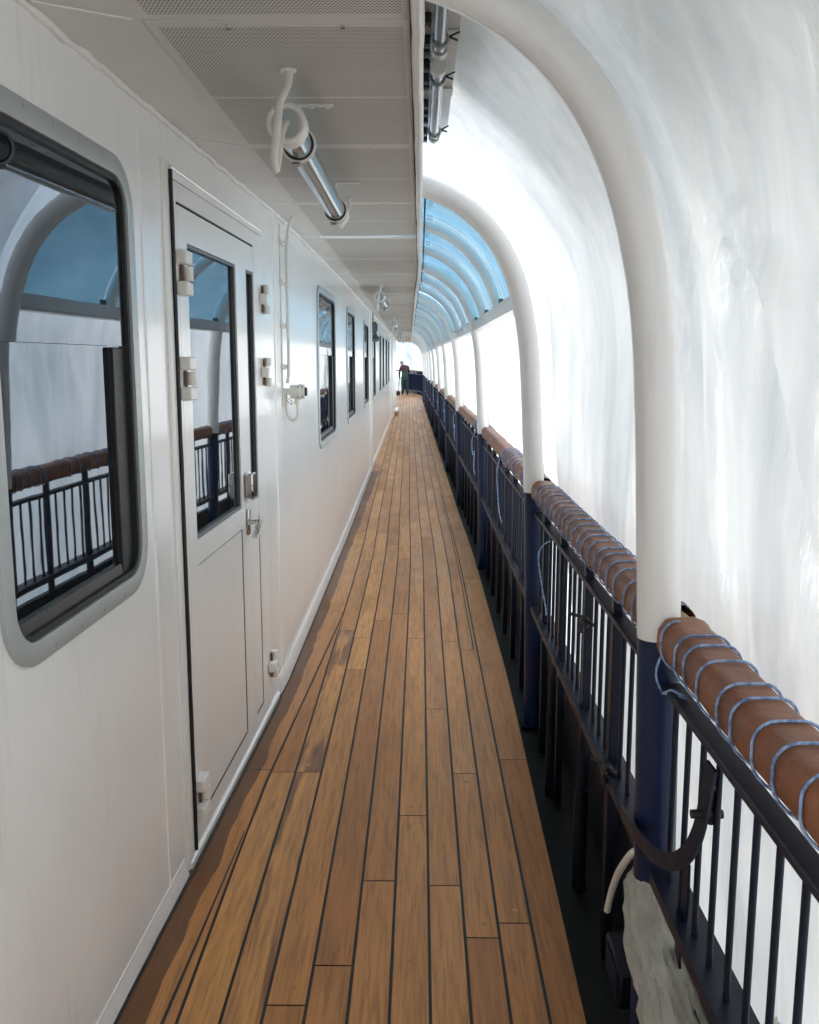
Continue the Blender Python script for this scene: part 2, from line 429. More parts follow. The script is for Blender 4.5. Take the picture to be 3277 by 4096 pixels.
# ================================================================== DECKHOUSE
house = thing('deckhouse', (-.8, 0, 0), 'white painted steel deckhouse side along the left, with nine windows and a door', 'deckhouse')
HO = (-.8, 0, 0)
WINS = [(1.765,2.645),(6.65,8.03),(9.33,10.58),(12.45,13.74),(15.10,16.22),(18.08,19.0),(19.72,20.9),(21.9,23.2),(23.95,25.25)]
WZ0, WZ1 = 1.065, 2.222
DOOR = (3.0, 4.43, .028, 2.262)
def plate(ycuts, zcuts, solid, off, thick, mp=None, mi=0, mb=None):
    """plate lying on the wall: cells (j,k) with solid(yc,zc) true; outer face at wx+off"""
    mb = mb or MB(); ny, nz = len(ycuts), len(zcuts)
    def P(j, k, o): return (wx(ycuts[j]) + o, ycuts[j], zcuts[k])
    S = {(j,k): solid((ycuts[j]+ycuts[j+1])/2, (zcuts[k]+zcuts[k+1])/2) for j in range(ny-1) for k in range(nz-1)}
    idx = {}; vs = []; fs = []
    def V(j, k, f):
        if (j,k,f) not in idx: idx[(j,k,f)] = len(vs); vs.append(P(j, k, off if f else off-thick))
        return idx[(j,k,f)]
    for (j,k), s in S.items():
        if not s: continue
        fs.append((V(j,k,1), V(j+1,k,1), V(j+1,k+1,1), V(j,k+1,1)))
        fs.append((V(j,k,0), V(j,k+1,0), V(j+1,k+1,0), V(j+1,k,0)))
        for dj, dk_, a, b in ((-1,0,(j,k),(j,k+1)),(1,0,(j+1,k+1),(j+1,k)),(0,-1,(j+1,k),(j,k)),(0,1,(j,k+1),(j+1,k+1))):
            if not S.get((j+dj, k+dk_), False):
                fs.append((V(*a,1), V(*b,1), V(*b,0), V(*a,0)))
    mb.add(vs, fs, mi); return mb
ycuts = sorted(set([-4.0] + [round(-4+.5*k,3) for k in range(71) if -4+.5*k < 31] + [4.85, 31.0, DOOR[0]-.0, DOOR[1]] + [v for w in WINS for v in (w[0]+.055, w[1]-.055)]))
zcuts = [-.09, .03, .35, .7, WZ0+.055, 1.4, 1.75, WZ1-.055, DOOR[3], 2.46]
def wallsolid(y, z):
    if DOOR[0] < y < DOOR[1] and DOOR[2] < z < DOOR[3]: return False
    for a, b in WINS:
        if a+.055 < y < b-.055 and WZ0+.055 < z < WZ1-.055: return False
    return True
wall = plate(ycuts, zcuts, wallsolid, 0, .07).build('wall', M['wall'], house, HO, smooth=30)
# seams, casing and welds on the wall
def vstrip(name, y, z0, z1, r, mat, parent=wall):
    mb = MB(); pts = [(wx(y + .004*fbm(z*2, y))+.0005, y + .004*fbm(z*3, y), z) for z in [z0 + (z1-z0)*k/40 for k in range(41)]]
    mb.tube(pts, r, 8, scale=[1+.35*fbm(p[2]*14, y, 3) for p in pts]); return mb.build(name, mat, parent, HO)
vstrip('weld_seam', 2.735, .02, 2.40, .0035, M['wall']); vstrip('weld_seam', 4.74, .1, 2.40, .005, M['wall'])
vstrip('weld_seam', 26.1, .02, 2.35, .01, M['trim'])
mb = MB(); mb.box(wx(14.42)-.02, wx(14.42)+.028, 14.36, 14.47, .0, 2.419, bev=.008); mb.build('pillar', M['trim'], house, HO)
mb = MB(); mb.box(wx(29)-.02, wx(29)+.06, 27.6, 31.0, -.05, 2.419, bev=.01); mb.build('end_casing', M['trim'], house, HO)
# coaming along the foot with weld bead
mb = MB(); ys = [4.62 + .22*k for k in range(105)]
pts = [(wx(y)+.004, y, .0) for y in ys]
prof = [(-.02,-.06),(-.02,.085),(.004,.088),(.011,.07),(.016,-.06)]
mb.sweep(pts, prof, fixed=((1,0,0),(0,0,1))); mb.build('coaming', M['wall'], house, HO)
mb = MB(); pts = [(wx(y)+.006+.001*fbm(y*3,1), y, .098+.004*fbm(y*1.3,0)) for y in [4.62+.02*k for k in range(500)]]
mb.tube(pts, .0042, 7, scale=[1+.5*fbm(p[1]*30, 5) for p in pts]); mb.build('weld_bead', M['bead'], house, HO)
mb = MB(); ys = [-4 + .2*k for k in range(35)] + [2.90]
mb.sweep([(wx(y)+.002, y, 0) for y in ys], [(-.02,-.06),(-.02,.05),(.0005,.06),(.005,.03),(.012,.008),(.02,-.06)], fixed=((1,0,0),(0,0,1))); mb.build('coaming', M['wall'], house, HO)
# black caulk where wall meets deck
mb = MB(); pts = [(wx(y)+.019+.004*fbm(y*2,4)+(.006 if 2.9<y<4.6 else 0), y, .001) for y in [-1+.07*k for k in range(240)]]
mb.tube(pts, .0055, 6); mb.build('foot_sealant', M['caulk'], house, HO)
# ragged sealant along the ceiling
mb = MB(); pts = [(wx(y)+.006+.006*fbm(y*9,2), y, CEIL-.006+.006*fbm(y*7,7)) for y in [-1+.03*k for k in range(1040)]]
mb.tube(pts, .010, 6, scale=[1+.55*fbm(p[1]*13, 8) for p in pts]); mb.build('ceiling_sealant', M['bead'], house, HO)

# windows ----------------------------------------------------------
def rr_loop(y0, y1, z0, z1, r, n=7):
    out = []
    for yc, zc, a in ((y1-r, z1-r, 0), (y0+r, z1-r, 90), (y0+r, z0+r, 180), (y1-r, z0+r, 270)):
        for k in range(n+1):
            t = R(a + 90*k/n); out.append((yc + r*math.cos(t), zc + r*math.sin(t)))
    return out
def ringplate(mb, outer, inner, off, thick, mi=0, ridge=0.0):
    n = len(outer); vs = []
    mid = [((a[0]*.6+b[0]*.4), (a[1]*.6+b[1]*.4)) for a, b in zip(outer, inner)]
    loops = [(outer, off-thick), (outer, off-.002), (mid, off+ridge), (inner, off-.001), (inner, off-thick-.02)]
    for L, o in loops: vs += [(wx(y)+o, y, z) for y, z in L]
    fs = []
    for l in range(4):
        for j in range(n):
            k = (j+1) % n; fs.append((l*n+j, l*n+k, (l+1)*n+k, (l+1)*n+j))
    mb.add(vs, fs, mi)
def window(y0, y1, near, wavy):
    w = bpy.data.objects.new('window', None); col.objects.link(w); w.parent = house; w.empty_display_size = .1
    F = .05; r = .14
    mb = MB(); ringplate(mb, rr_loop(y0, y1, WZ0, WZ1, r), rr_loop(y0+F, y1-F, WZ0+F, WZ1-F, r-.05), .012, .014, ridge=.002)
    fr = mb.build('frame', M['grey'], w, HO, smooth=50)
    mb = MB(); ringplate(mb, rr_loop(y0+F-.004, y1-F+.004, WZ0+F-.004, WZ1-F+.004, r-.05), rr_loop(y0+F+.014, y1-F-.014, WZ0+F+.014, WZ1-F-.014, r-.075), .004, .01)
    mb.build('gasket', M['black'], w, HO, smooth=50)
    G = F + .012; zd = 1.737
    def pane(name, a, b, c, d, off, mat):
        mb = MB(); mb.add([(wx(a)+off, a, c), (wx(b)+off, b, c), (wx(b)+off, b, d), (wx(a)+off, a, d), (wx(a)+off-.012, a, c), (wx(b)+off-.012, b, c), (wx(b)+off-.012, b, d), (wx(a)+off-.012, a, d)],
                          [(0,1,2,3),(4,7,6,5),(0,4,5,1),(1,5,6,2),(2,6,7,3),(3,7,4,0)])
        mb.m = [0,0,1,1,1,1]
        return mb.build(name, [mat, M['black']], w, HO, smooth=0)
    g = M['glassw'] if wavy else M['glass']
    pane('upper_pane', y0+G, y1-G, zd, WZ1-G, -.006, g)
    pane('lower_pane', y0+G, y1-G-.10, WZ0+G, zd+.012, -.022, g)
    mb = MB(); ya, yb = y1-G-.10, y1-G+.004; o = -.008
    mb.box(wx(ya)-.05, wx(ya)+o, ya, yb, WZ0+G, zd-.004, bev=.003); mb.build('stile', M['black'], w, HO)
    mb = MB(); mb.sweep([(wx(v)-.018, v, WZ0+G+.012) for v in (y0+G-.01, (y0+ya)/2, ya+.004)], [(-.01,-.018),(.010,-.018),(.006,.018),(-.01,.018)], fixed=((1,0,0),(0,0,1))); mb.build('lower_sash', M['sash'], w, HO)
    if near:
        pts = rr_loop(y0+.02, y1-.02, WZ0+.02, WZ1-.02, r-.02, 2)
        sp = []
        for i in range(4): sp.append((y0+.22+i*(y1-y0-.44)/3, WZ1-.019)); sp.append((y0+.22+i*(y1-y0-.44)/3, WZ0+.019))
        for i in range(4): sp.append((y1-.018, WZ0+.2+i*(WZ1-WZ0-.4)/3))
        for (y, z) in sp:
            mb = MB(); x = wx(y)+.0125
            mb.add([(x+.0022*(k==1), y+(.0065 if k==0 else .0045)*math.cos(6.283*j/10), z+(.0065 if k==0 else .0045)*math.sin(6.283*j/10)) for k in (0,1) for j in range(10)],
                   [(j,(j+1)%10,10+(j+1)%10,10+j) for j in range(10)]+[tuple(range(10,20))])
            mb.build('screw', M['screw'], fr, HO)
    return w
for i, (a_, b_) in enumerate(WINS): window(a_, b_, i < 2, i > 0)

# door -------------------------------------------------------------
door = bpy.data.objects.new('door', None); col.objects.link(door); door.parent = house; door.empty_display_size = .1
mb = MB()
for (a_, b_, c_, d_) in ((3.0,4.43,.028,2.262),):
    mb.add([(wx(y)-.018, y, z) for y, z in ((a_,c_),(b_,c_),(b_,d_),(a_,d_))] + [(wx(y)-.05, y, z) for y, z in ((a_,c_),(b_,c_),(b_,d_),(a_,d_))],
           [(0,1,2,3),(4,7,6,5),(0,4,5,1),(1,5,6,2),(2,6,7,3),(3,7,4,0)])
mb.build('dark_rebate', M['black'], door, HO, smooth=0)
DO = .004
def rects(name, Y, Z, test, off=DO, th=.02, mat=None):
    return plate(sorted(Y), sorted(Z), test, off, th).build(name, mat or M['door'], door, HO, smooth=30)
rects('frame', [3.012,3.078,4.247,4.43], [.030,2.190,2.197,2.2565], lambda y,z: (2.19<z<2.2 and (y<3.078 or y>4.247)) or (z<2.19 and (y<3.078 or y>4.247)) or z>2.197)
rects('main_leaf', [3.081,3.188,3.882,3.892,4.07], [.030,.098,.108,.992,.998,1.085,2.08,2.187],
      lambda y,z: y<3.188 or y>3.892 or z<.098 or .998<z<1.085 or z>2.08)
rects('lower_panel', [3.189,3.3,3.6,3.876], [.108,.5,.992], lambda y,z: True, off=DO-.0015)
rects('narrow_leaf', [4.0715,4.085,4.235,4.241], [.030,.098,.108,1.0,1.005,1.085,2.08,2.187],
      lambda y,z: y<4.085 or z<.098 or 1.0<z<1.085 or z>2.08 or (y>4.235 and z>1.05))
rects('lower_panel', [4.086,4.232], [.108,.5,1.0], lambda y,z: True, off=DO-.0015)
for (a_, b_) in ((3.188,3.891),(4.085,4.241)):
    mb = MB(); ringplate(mb, [(b_+.002,2.082),(a_-.002,2.082),(a_-.002,1.083),(b_+.002,1.083)], [(b_-.011,2.069),(a_+.009,2.069),(a_+.009,1.098),(b_-.011,1.098)], DO-.004, .004); mb.build('glazing_bead', M['horn'], door, HO, smooth=0)
    mb = MB(); mb.add([(wx(y)-.012, y, z) for y, z in ((a_+.004,1.09),(b_-.004,1.09),(b_-.004,2.078),(a_+.004,2.078))], [(0,1,2,3)])
    mb.build('pane', M['glass'], door, HO, smooth=0, fix=False)
for (a_, b_, c_, d_) in ((3.8775,3.8905,.1085,.9915),(4.2328,4.2405,.1085,.9995),(3.20,3.8775,.0985,.1075),(4.09,4.2328,.0985,.1075),(3.10,4.40,2.1905,2.1965)):
    mb = MB(); mb.sweep([(wx(v)+DO-.0045, v, (c_+d_)/2) for v in (a_, (a_+b_)/2, b_)], [(-.012,-(d_-c_)/2),(.0035,-(d_-c_)/2),(.0035,(d_-c_)/2),(-.012,(d_-c_)/2)], fixed=((1,0,0),(0,0,1))); mb.build('panel_seal', M['black'], door, HO, smooth=0)
# casing and gasket round the door
mb = MB(); mb.sweep([(wx(2.965), 2.965 - .0, z) for z in (-.03, .5, 1, 1.5, 2.0, 2.30)], [(-.01,-.034),(-.01,.034),(.005,.034),(.009,.026),(.009,-.026),(.005,-.034)], fixed=((1,0,0),(0,1,0)))
mb.build('casing', M['trim'], house, HO)
mb = MB(); mb.tube([(wx(3.006)+.0095, 3.013+.002*fbm(z*3,1), z) for z in [.03+2.25*k/30 for k in range(31)]], .0068, 8, scale=[1+.2*fbm(k*.7,2) for k in range(31)]); mb.build('seal', M['black'], door, HO)
mb = MB(); mb.sweep([(wx(v), v, 0) for v in (2.94,3.2,3.6,4.0,4.3,4.6)], [(-.03,-.05),(-.03,.024),(.006,.026),(.014,.018),(.018,-.05)], fixed=((1,0,0),(0,0,1))); mb.build('sill', M['wall'], house, HO)
mb = MB(); mb.tube([(wx(3.1)+.0075, 3.02, 2.288), (wx(3.6)+.0075, 3.6, 2.285), (wx(4.42)+.006, 4.42, 2.28)], .0035, 6); mb.build('drip_bead', M['wall'], house, HO)
def hinge(y, z, flip):
    h = bpy.data.objects.new('hinge', None); col.objects.link(h); h.parent = door; h.empty_display_size = .05
    x = wx(y) + DO
    mb = MB()
    if not flip:
        mb.box(x, x+.034, y-.03, y+.055, z+.027, z+.070, bev=.004)
        mb3 = MB(); mb3.box(x, x+.034, y-.03, y+.055, z-.070, z-.027, bev=.004); mb3.build('leaf_block', M['hinge'], h, HO)
    else:
        mb.box(x, x+.034, y-.045, y+.02, z-.023, z+.023, bev=.004)
    mb.build('leaf_block', M['hinge'], h, HO)
    mb = MB()
    if not flip: mb.tube([(x+.02, y+.04, z-.022), (x+.02, y+.04, z+.022)], .018, 14)
    else:
        mb.tube([(x+.02, y+.03, z+.026), (x+.02, y+.03, z+.066)], .018, 14)
        mb2 = MB(); mb2.tube([(x+.02, y+.03, z-.066), (x+.02, y+.03, z-.026)], .018, 14); mb2.build('knuckle', M['hinge'], h, HO)
    mb.build('knuckle', M['hinge'], h, HO)
    mb = MB(); mb.tube([(x+.008, y+(.012 if not flip else .006), z-.06), (x+.008, y+(.012 if not flip else .006), z+.06)], .006, 8); mb.build('pin', M['rust'], h, HO)
for y_, z_ in ((3.08,1.975),(3.08,1.64),(3.065,.20)): hinge(y_, z_, False)
for y_, z_ in ((4.40,1.975),(4.40,1.645),(4.40,.23)): hinge(y_, z_, True)
# lock box and lever
x = wx(3.99)+DO
mb = MB(); mb.box(x, x+.035, 3.945, 4.035, 1.115, 1.225, bev=.006); mb.build('lock', M['chrome'], door, HO)
hd = bpy.data.objects.new('handle', None); col.objects.link(hd); hd.parent = door; hd.empty_display_size = .05
mb = MB(); mb.box(x, x+.012, 3.965, 4.0, .955, 1.07, bev=.005); mb.build('rose', M['chrome'], hd, HO)
mb = MB(); mb.tube([(x+.01, 3.983, 1.012), (x+.05, 3.983, 1.012)], .010, 12)
mb.build('spindle', M['chrome'], hd, HO)
mb = MB(); mb.sweep([(x+.052, 3.99, 1.016), (x+.056, 3.95, 1.008), (x+.056, 3.90, .985), (x+.05, 3.87, .965)], rrect(.012, .026, .005, 2), up=(1,0,0)); mb.build('lever', M['chrome'], hd, HO)

# ================================================================== CEILING
ceil = thing('ceiling_overhang', (0, 0, CEIL), 'grey white perforated panel ceiling overhanging the promenade deck', 'ceiling')
CO = (0, 0, CEIL)
py = [-1.44, -.245, .955, 2.15, 3.35, 4.545, 5.80, 7.0, 8.2, 9.4]
while py[-1] < 38.6: py.append(py[-1] + 1.2)
mb = MB(); mb.box(0, .578, 0, 1.192, 0, .012); panel0 = mb.build('perforated_panel', M['perf'], ceil, (0,0,0), smooth=0)
for i, y in enumerate(py[:-1]):
    p = panel0 if i == 0 else panel0.copy()
    if i: col.objects.link(p)
    p.location = (-.60 + cx(y+.6)*.8 + rnd.uniform(-.002,.002), y+.004, rnd.uniform(0,.003)); p.rotation_euler = (R(rnd.uniform(-.15,.15)), R(rnd.uniform(-.25,.25)), 0)
mb = MB(); ys = [-4 + .4*k for k in range(111)]
vs = []
for y in ys: vs += [(wx(min(y,31))-.02, y, CEIL-.004), (-.60 + cx(y)*.8 - .002, y, CEIL+.004), (-.60 + cx(y)*.8 - .002, y, CEIL+.02)]
mb.add(vs, [f for k in range(len(ys)-1) for f in ((3*k,3*k+1,3*k+4,3*k+3),(3*k+1,3*k+2,3*k+5,3*k+4))]); mb.build('border_strip', M['ceil'], ceil, CO)
for y in py[1:12]:
    mb = MB(); mb.tube([(wx(y)+.02, y-.12, CEIL-.004), (-.62+cx(y)*.8, y, CEIL+.001)], .0022, 6); mb.build('joint_ridge', M['bead'], ceil, CO)
# rounded edge coaming
mb = MB(); pts = [(-.006 + cx(y) + .004*fbm(y*.9,3)+.002*fbm(y*4,1), y, CEIL+.002+.006*fbm(y*.8,9)) for y in [-3.8+.1*k for k in range(437)]]
mb.sweep(pts, rrect(.028, .06, .012, 4), fixed=((1,0,0),(0,0,1))); mb.build('edge_coaming', M['trim'], ceil, CO)
mb = MB(); ys = [-3.8+.4*k for k in range(110)]
mb.sweep([(-.021+cx(y), y, CEIL-.003) for y in ys], [(-.003,-.003),(.003,-.003),(.003,.01),(-.003,.01)], fixed=((1,0,0),(0,0,1))); mb.build('edge_dark_strip', M['caulk'], ceil, CO)  # dark strip along the inner side of the edge coaming
for y in (2.19, 2.19, 3.39, 4.58):
    for x_ in (-.42, -.17):
        mb = MB(); mb.tube([(x_, y, CEIL-.006), (x_, y, CEIL+.004)], .005, 8); mb.build('rivet', M['bead'], ceil, CO)

# ceiling lamps ----------------------------------------------------
LX, LZ = -.350, 2.310
lamp = thing('ceiling_lamp', (LX, 2.6, CEIL), 'long clear tube lamp clamped under the ceiling nearest the viewer, cable looping from its end', 'lamp', 'tube lamps along the ceiling')
LO = (LX, 2.6, CEIL)
mb = MB(); mb.tube([(LX, 2.63, LZ), (LX, 4.10, LZ)], .040, 24, caps=False); mb.build('clear_tube', M['lamptube'], lamp, LO, smooth=60)
mb = MB(); mb.sweep([(LX, 2.65, LZ), (LX, 4.08, LZ)], [(-.022,.012),(.022,.012),(.028,.03),(-.028,.03)]); mb.build('reflector', M['roof'], lamp, LO)
mb = MB(); mb.tube([(LX-.006, 2.66, LZ-.004), (LX-.006, 4.07, LZ-.004)], .013, 12); mb.build('fluorescent_tube', M['plastic'], lamp, LO)
mb = MB(); mb.tube([(LX, 2.58, LZ), (LX, 2.585, LZ), (LX, 2.64, LZ), (LX, 2.645, LZ)], .052, 20, scale=[.94,1,1,.94]); cap = mb.build('end_cap', M['plastic'], lamp, LO)
mb = MB(); mb.ring((LX, 2.58, LZ), (0,1,0), .045, .008); mb.build('rim', M['trim'], cap, LO)
mb = MB(); mb.tube([(LX, 2.575, LZ), (LX, 2.583, LZ)], .034, 20); mb.build('face_disc', M['horn'] if False else M['grey'], cap, LO)
mb = MB(); mb.tube([(LX, 4.09, LZ), (LX, 4.095, LZ), (LX, 4.15, LZ), (LX, 4.16, LZ)], .047, 20, scale=[.95,1,1,.8]); mb.build('end_cap', M['plastic'], lamp, LO)
for y in (2.83, 4.02):
    mb = MB(); mb.ring((LX, y, LZ), (0,1,0), .0445, .0065, 28, 8); cl = mb.build('clamp', M['trim'], lamp, LO)
    mb = MB(); mb.ring((LX, y-.007, LZ), (0,1,0), .0415, .003, 28, 6); mb.build('rubber_lining', M['black'], cl, LO)
    mb = MB(); mb.tube([(LX-.02, y-.006, LZ-.055), (LX+.004, y-.006, LZ-.055)], .006, 8); mb.build('clamp_bolt', M['screw'], cl, LO)
    mb = MB(); mb.box(LX+.0, LX+.10, y-.012, y+.012, CEIL-.005, CEIL-.0005, bev=.001); mb.box(LX+.0, LX+.004, y-.012, y+.012, LZ+.04, CEIL-.004); br = mb.build('bracket', M['trim'], lamp, LO)
    for dx in (.04, .085):
        mb = MB(); mb.tube([(LX+dx, y, CEIL-.011), (LX+dx, y, CEIL-.004)], .006, 8); mb.build('bolt', M['bead'], br, LO)
pth = smoothpath([(-.331,2.50,CEIL+.01),(-.333,2.50,CEIL-.03),(-.352,2.475,2.33),(-.360,2.46,2.25),(-.366,2.455,2.20),(-.366,2.475,2.175),(-.364,2.50,2.20),(-.358,2.53,2.27),(-.352,2.565,2.305),(LX,2.585,LZ)], 6)
mb = MB(); mb.tube(pth, .0105, 12); mb.build('cable', M['plastic'], lamp, LO)
mb = MB(); mb.ring((-.332, 2.50, CEIL-.004), (0,0,1), .016, .005); mb.build('gland', M['trim'], lamp, LO)
mb = MB(); mb.tube(smoothpath([(-.318,4.35,CEIL),(-.32,4.34,CEIL-.05),(-.335,4.28,2.30),(-.345,4.20,2.27),(LX,4.155,LZ-.01)], 5), .008, 10); mb.build('cable', M['plastic'], lamp, LO)
labs = ['second tube lamp down the ceiling, small, with a thin looping cable', 'third tube lamp down the ceiling, a small silvery drop shape', 'fourth tube lamp, tiny, far down the ceiling', 'farthest tiny tube lamp, beside the end of the ceiling']
for y, lb in zip((9.4, 16.2, 22.9, 29.8), labs):
    c = copy_tree(lamp); c.location = (LX + cx(y)*.55 - .035, y, CEIL); c['label'] = lb

# overhead tray in the gap beyond the ceiling edge ------------------
TZ = 2.66
tray = thing('cable_tray', (0, 2, TZ), 'grey white panel overhead in the gap beyond the ceiling edge, with black cable clips', 'cable tray')
mb = MB(); vs = []
top = [(-.28,-3.5),(.125,-3.5),(.112,4.12),(.085,4.27),(-.28,4.27)]
mb.add([(x,y,TZ) for x,y in top]+[(x,y,TZ+.03) for x,y in top], [(4,3,2,1,0),(5,6,7,8,9)]+[(j,(j+1)%5,5+(j+1)%5,5+j) for j in range(5)]); mb.build('tray_plate', M['roof'], tray, (0,2,TZ), smooth=0)
for i, y in enumerate((2.30,2.84,3.02,3.10,3.25,3.40,3.47,3.72,3.83,3.95,4.15,4.27)):
    mb = MB(); mb.box(.004, .030, y-.028, y+.022, TZ-.028, TZ-.001, bev=.004); cl = mb.build('cable_clip', M['black'], tray, (0,2,TZ))
    mb = MB(); mb.tube([(.018, y, TZ-.031), (.018, y, TZ-.027)], .0035, 8); mb.build('screw', M['screw'], cl, (0,2,TZ))
for y in (2.55, 3.0, 3.6):
    mb = MB(); mb.box(.03, .116, y-.05, y+.05, TZ-.006, TZ-.001, bev=.001); mb.build('joint_plate', M['roof'], tray, (0,2,TZ))
def oh_lamp(ya, yb, lab):
    c = thing('overhead_lamp', (.055, ya, TZ), lab, 'lamp', 'overhead tube lamps'); o = (.055, ya, TZ)
    mb = MB(); mb.tube([(.056, ya, TZ-.05), (.056, yb, TZ-.05)], .020, 18, caps=False); mb.build('clear_tube', M['lamptube'], c, o, smooth=60)
    mb = MB(); mb.tube([(.056, ya+.02, TZ-.05), (.056, yb-.02, TZ-.05)], .012, 12); mb.build('fluorescent_tube', M['plastic'], c, o)
    for y, e in ((ya, -1), (yb, 1)):
        mb = MB(); mb.tube([(.056, y-.02, TZ-.05), (.056, y+.02, TZ-.05)], .024, 18); mb.build('end_cap', M['plastic'], c, o)
        yy = y - e*.10
        mb = MB(); mb.ring((.056, yy, TZ-.05), (0,1,0), .024, .004, 22, 6); cl = mb.build('clamp', M['grey'], c, o)
        mb = MB(); mb.tube([(.08, yy, TZ-.045), (.112, yy+.004, TZ-.03)], .003, 6); mb.tube([(.085, yy-.012, TZ-.05), (.105, yy+.012, TZ-.05)], .0035, 6); mb.build('wing_bolt', M['black'], cl, o)
oh_lamp(1.2, 2.98, 'clear overhead tube lamp cut off by the top of the picture')
oh_lamp(3.16, 4.08, 'shorter overhead tube lamp hanging just before the bright opening')

# ================================================================== ARCHED POSTS
YP = [2.07, 4.45, 8.05, 11.7, 15.3, 18.9, 22.5, 26.1, 29.7, 33.3, 36.9, 40.5]
PROF = [(.543,1.08),(.531,1.35),(.518,1.60),(.503,1.78),(.475,1.94),(.432,2.085),(.365,2.22),(.280,2.325),(.18,2.405),(.07,2.46),(-.06,2.50),(-.16,2.515)]
arch = thing('arched_post', (.56, 2.07, -.09), 'thick white tube post nearest the viewer, curving overhead, with a navy foot', 'post', 'arched posts along the rail')
AO = (.56, 2.07, -.09)
path = smoothpath([(x, 2.07, z) for x, z in PROF], 6)
mb = MB(); mb.tube(path, .0485, 32); mb.build('arch_tube', M['tube'], arch, AO, smooth=60)
mb = MB(); mb.tube([(.5432, 2.07, 1.083), (.557, 2.07, .5), (.566, 2.07, -.085)], .0478, 28); mb.build('post_foot', M['navy'], arch, AO, smooth=60)
mb = MB(); mb.box(.50, .64, 2.00, 2.14, -.088, -.075, bev=.003); mb.build('base_plate', M['bulwark'], arch, AO)
names = ['second', 'third', 'fourth', 'fifth', 'sixth', 'seventh', 'eighth', 'ninth', 'tenth', 'eleventh', 'farthest']
for i, y in enumerate(YP[1:]):
    c = copy_tree(arch); c.location = (.56 + cx(y), y, -.09)
    c['label'] = ('white tube post where the blue canopy begins, second from the viewer' if i == 0 else
                  f'{names[i]} white post from the viewer, under the blue canopy beam' if i < 7 else f'{names[i]} white post, tiny near the far end of the deck')

# ================================================================== BLUE CANOPY
can = thing('canopy', (.45, 4.45, 2.0), 'blue translucent curved canopy on grey white ribs over the rail', 'canopy')
NO = (.45, 4.45, 2.0)
CAN = [p for p in smoothpath([(x, 0, z) for x, z in PROF], 5) if p.z > 1.985]
y = 4.45; k = 0; ribs = []
yy = 4.45 + 3.6/3
bound = [4.45]
while yy < 40.6:
    near = min(abs(yy - p) for p in YP)
    ribs.append(yy) if near > .3 else None
    bound.append(yy); yy += 1.2 + (.0055 if yy < 12 else 0.0)
for yb in ribs:
    pts = [Vector((p.x + cx(yb), yb, p.z)) for p in CAN]
    pts.insert(0, Vector((pts[0].x + .004, yb, 1.98)))
    mb = MB(); mb.sweep(pts, [(.031*math.cos(6.2832*q/16), .028*math.sin(6.2832*q/16)) for q in range(16)], up=(0,1,0)); mb.build('rib', M['beam'], can, NO, smooth=60)
for i in range(len(bound)-1):
    ya, yb = bound[i] + .004, bound[i+1] - .004
    mb = MB(); n = len(CAN); vs = []
    off = .046
    for yv in (ya, (ya+yb)/2, yb):
        for j, p in enumerate(CAN):
            t = (CAN[min(j+1,n-1)] - CAN[max(j-1,0)]).normalized(); nr = Vector((t.z, 0, -t.x))
            if nr.z < 0 and nr.x < 0: nr = -nr
            if nr.x < 0 and nr.z > 0 and t.x > 0: nr = nr
            q = p + nr*off*(1 if (nr.x > 0 or nr.z > 0) else -1)
            vs.append((q.x + cx(yv), yv, q.z))
    fs = [(a*n+j, a*n+j+1, (a+1)*n+j+1, (a+1)*n+j) for a in (0,1) for j in range(n-1)]
    mb.add(vs, fs); mb.build('pane', M['blue'], can, NO, smooth=60, fix=False)
    if i < 14:
        mb = MB(); x = .022 + cx((ya+yb)/2); mb.box(x-.004, x+.004, ya+.05, yb-.04, CEIL+.02, CEIL+.075, bev=.001); mb.build('edge_strip', M['navyrail'], can, NO)
        mb = MB(); x = CAN[0].x + cx(ya) ; mb.box(x-.005, x+.02, yb-.09, yb-.05, 2.022, 2.05, bev=.002); mb.build('clip', M['horn'], can, NO)
mb = MB(); ys = [4.47 + .6*q for q in range(60)]
mb.sweep([(.474+cx(v), v, 1.985) for v in ys], rrect(.055, .072, .006, 2), fixed=((1,0,0),(0,0,1))); bm_ = mb.build('beam', M['beam'], can, NO)
mb = MB(); mb.sweep([(.478+cx(v), v, 1.9435) for v in ys], [(-.035,-.004),(.05,-.004),(.05,.004),(-.035,.004)], fixed=((1,0,0),(0,0,1))); mb.build('flange', M['trim'], bm_, NO)

# ================================================================== RAILINGS BETWEEN POSTS
def railing_parts(t, L, org, stanch, sp=.104, near=True):
    """local: y from 0 to L, x=0 is the rail line"""
    b0, b1 = .055, L - .055
    mb = MB(); mb.box(-.022, .022, b0, b1, .972, .990, bev=.003); mb.build('top_bar', M['navyrail'], t, (0,0,0))
    mb = MB(); mb.sweep([(0,b0,.54),(0,b1,.54)], [(-.032,.0),(-.032,-.03),(-.027,-.03),(-.027,-.008),(.042,-.008),(.042,.0)], fixed=((1,0,0),(0,0,1))); mb.build('bottom_bar', M['navyrail'], t, (0,0,0))
    for s in stanch:
        mb = MB(); mb.box(-.014, .014, s-.021, s+.021, -.08, .5315, bev=.003); mb.build('lower_leg', M['bulwark'], t, (0,0,0))
        mb = MB(); mb.box(-.014, .014, s-.021, s+.021, .5405, 1.06, bev=.003); mb.build('stanchion', M['navyrail'], t, (0,0,0))
    y = b0 + .06; base = None
    while y < b1 - .04:
        if all(abs(y - s) > .035 for s in stanch):
            if base is None:
                mb = MB(); mb.tube([(0, 0, .5405), (0, 0, .9715)], .0068, 10); base = mb.build('baluster', M['navyrail'], t, (0,0,0)); o = base
            else: o = base.copy(); col.objects.link(o)
            o.location = (rnd.uniform(-.001,.001), y, 0)
        y += sp
POS = [-1.45] + YP
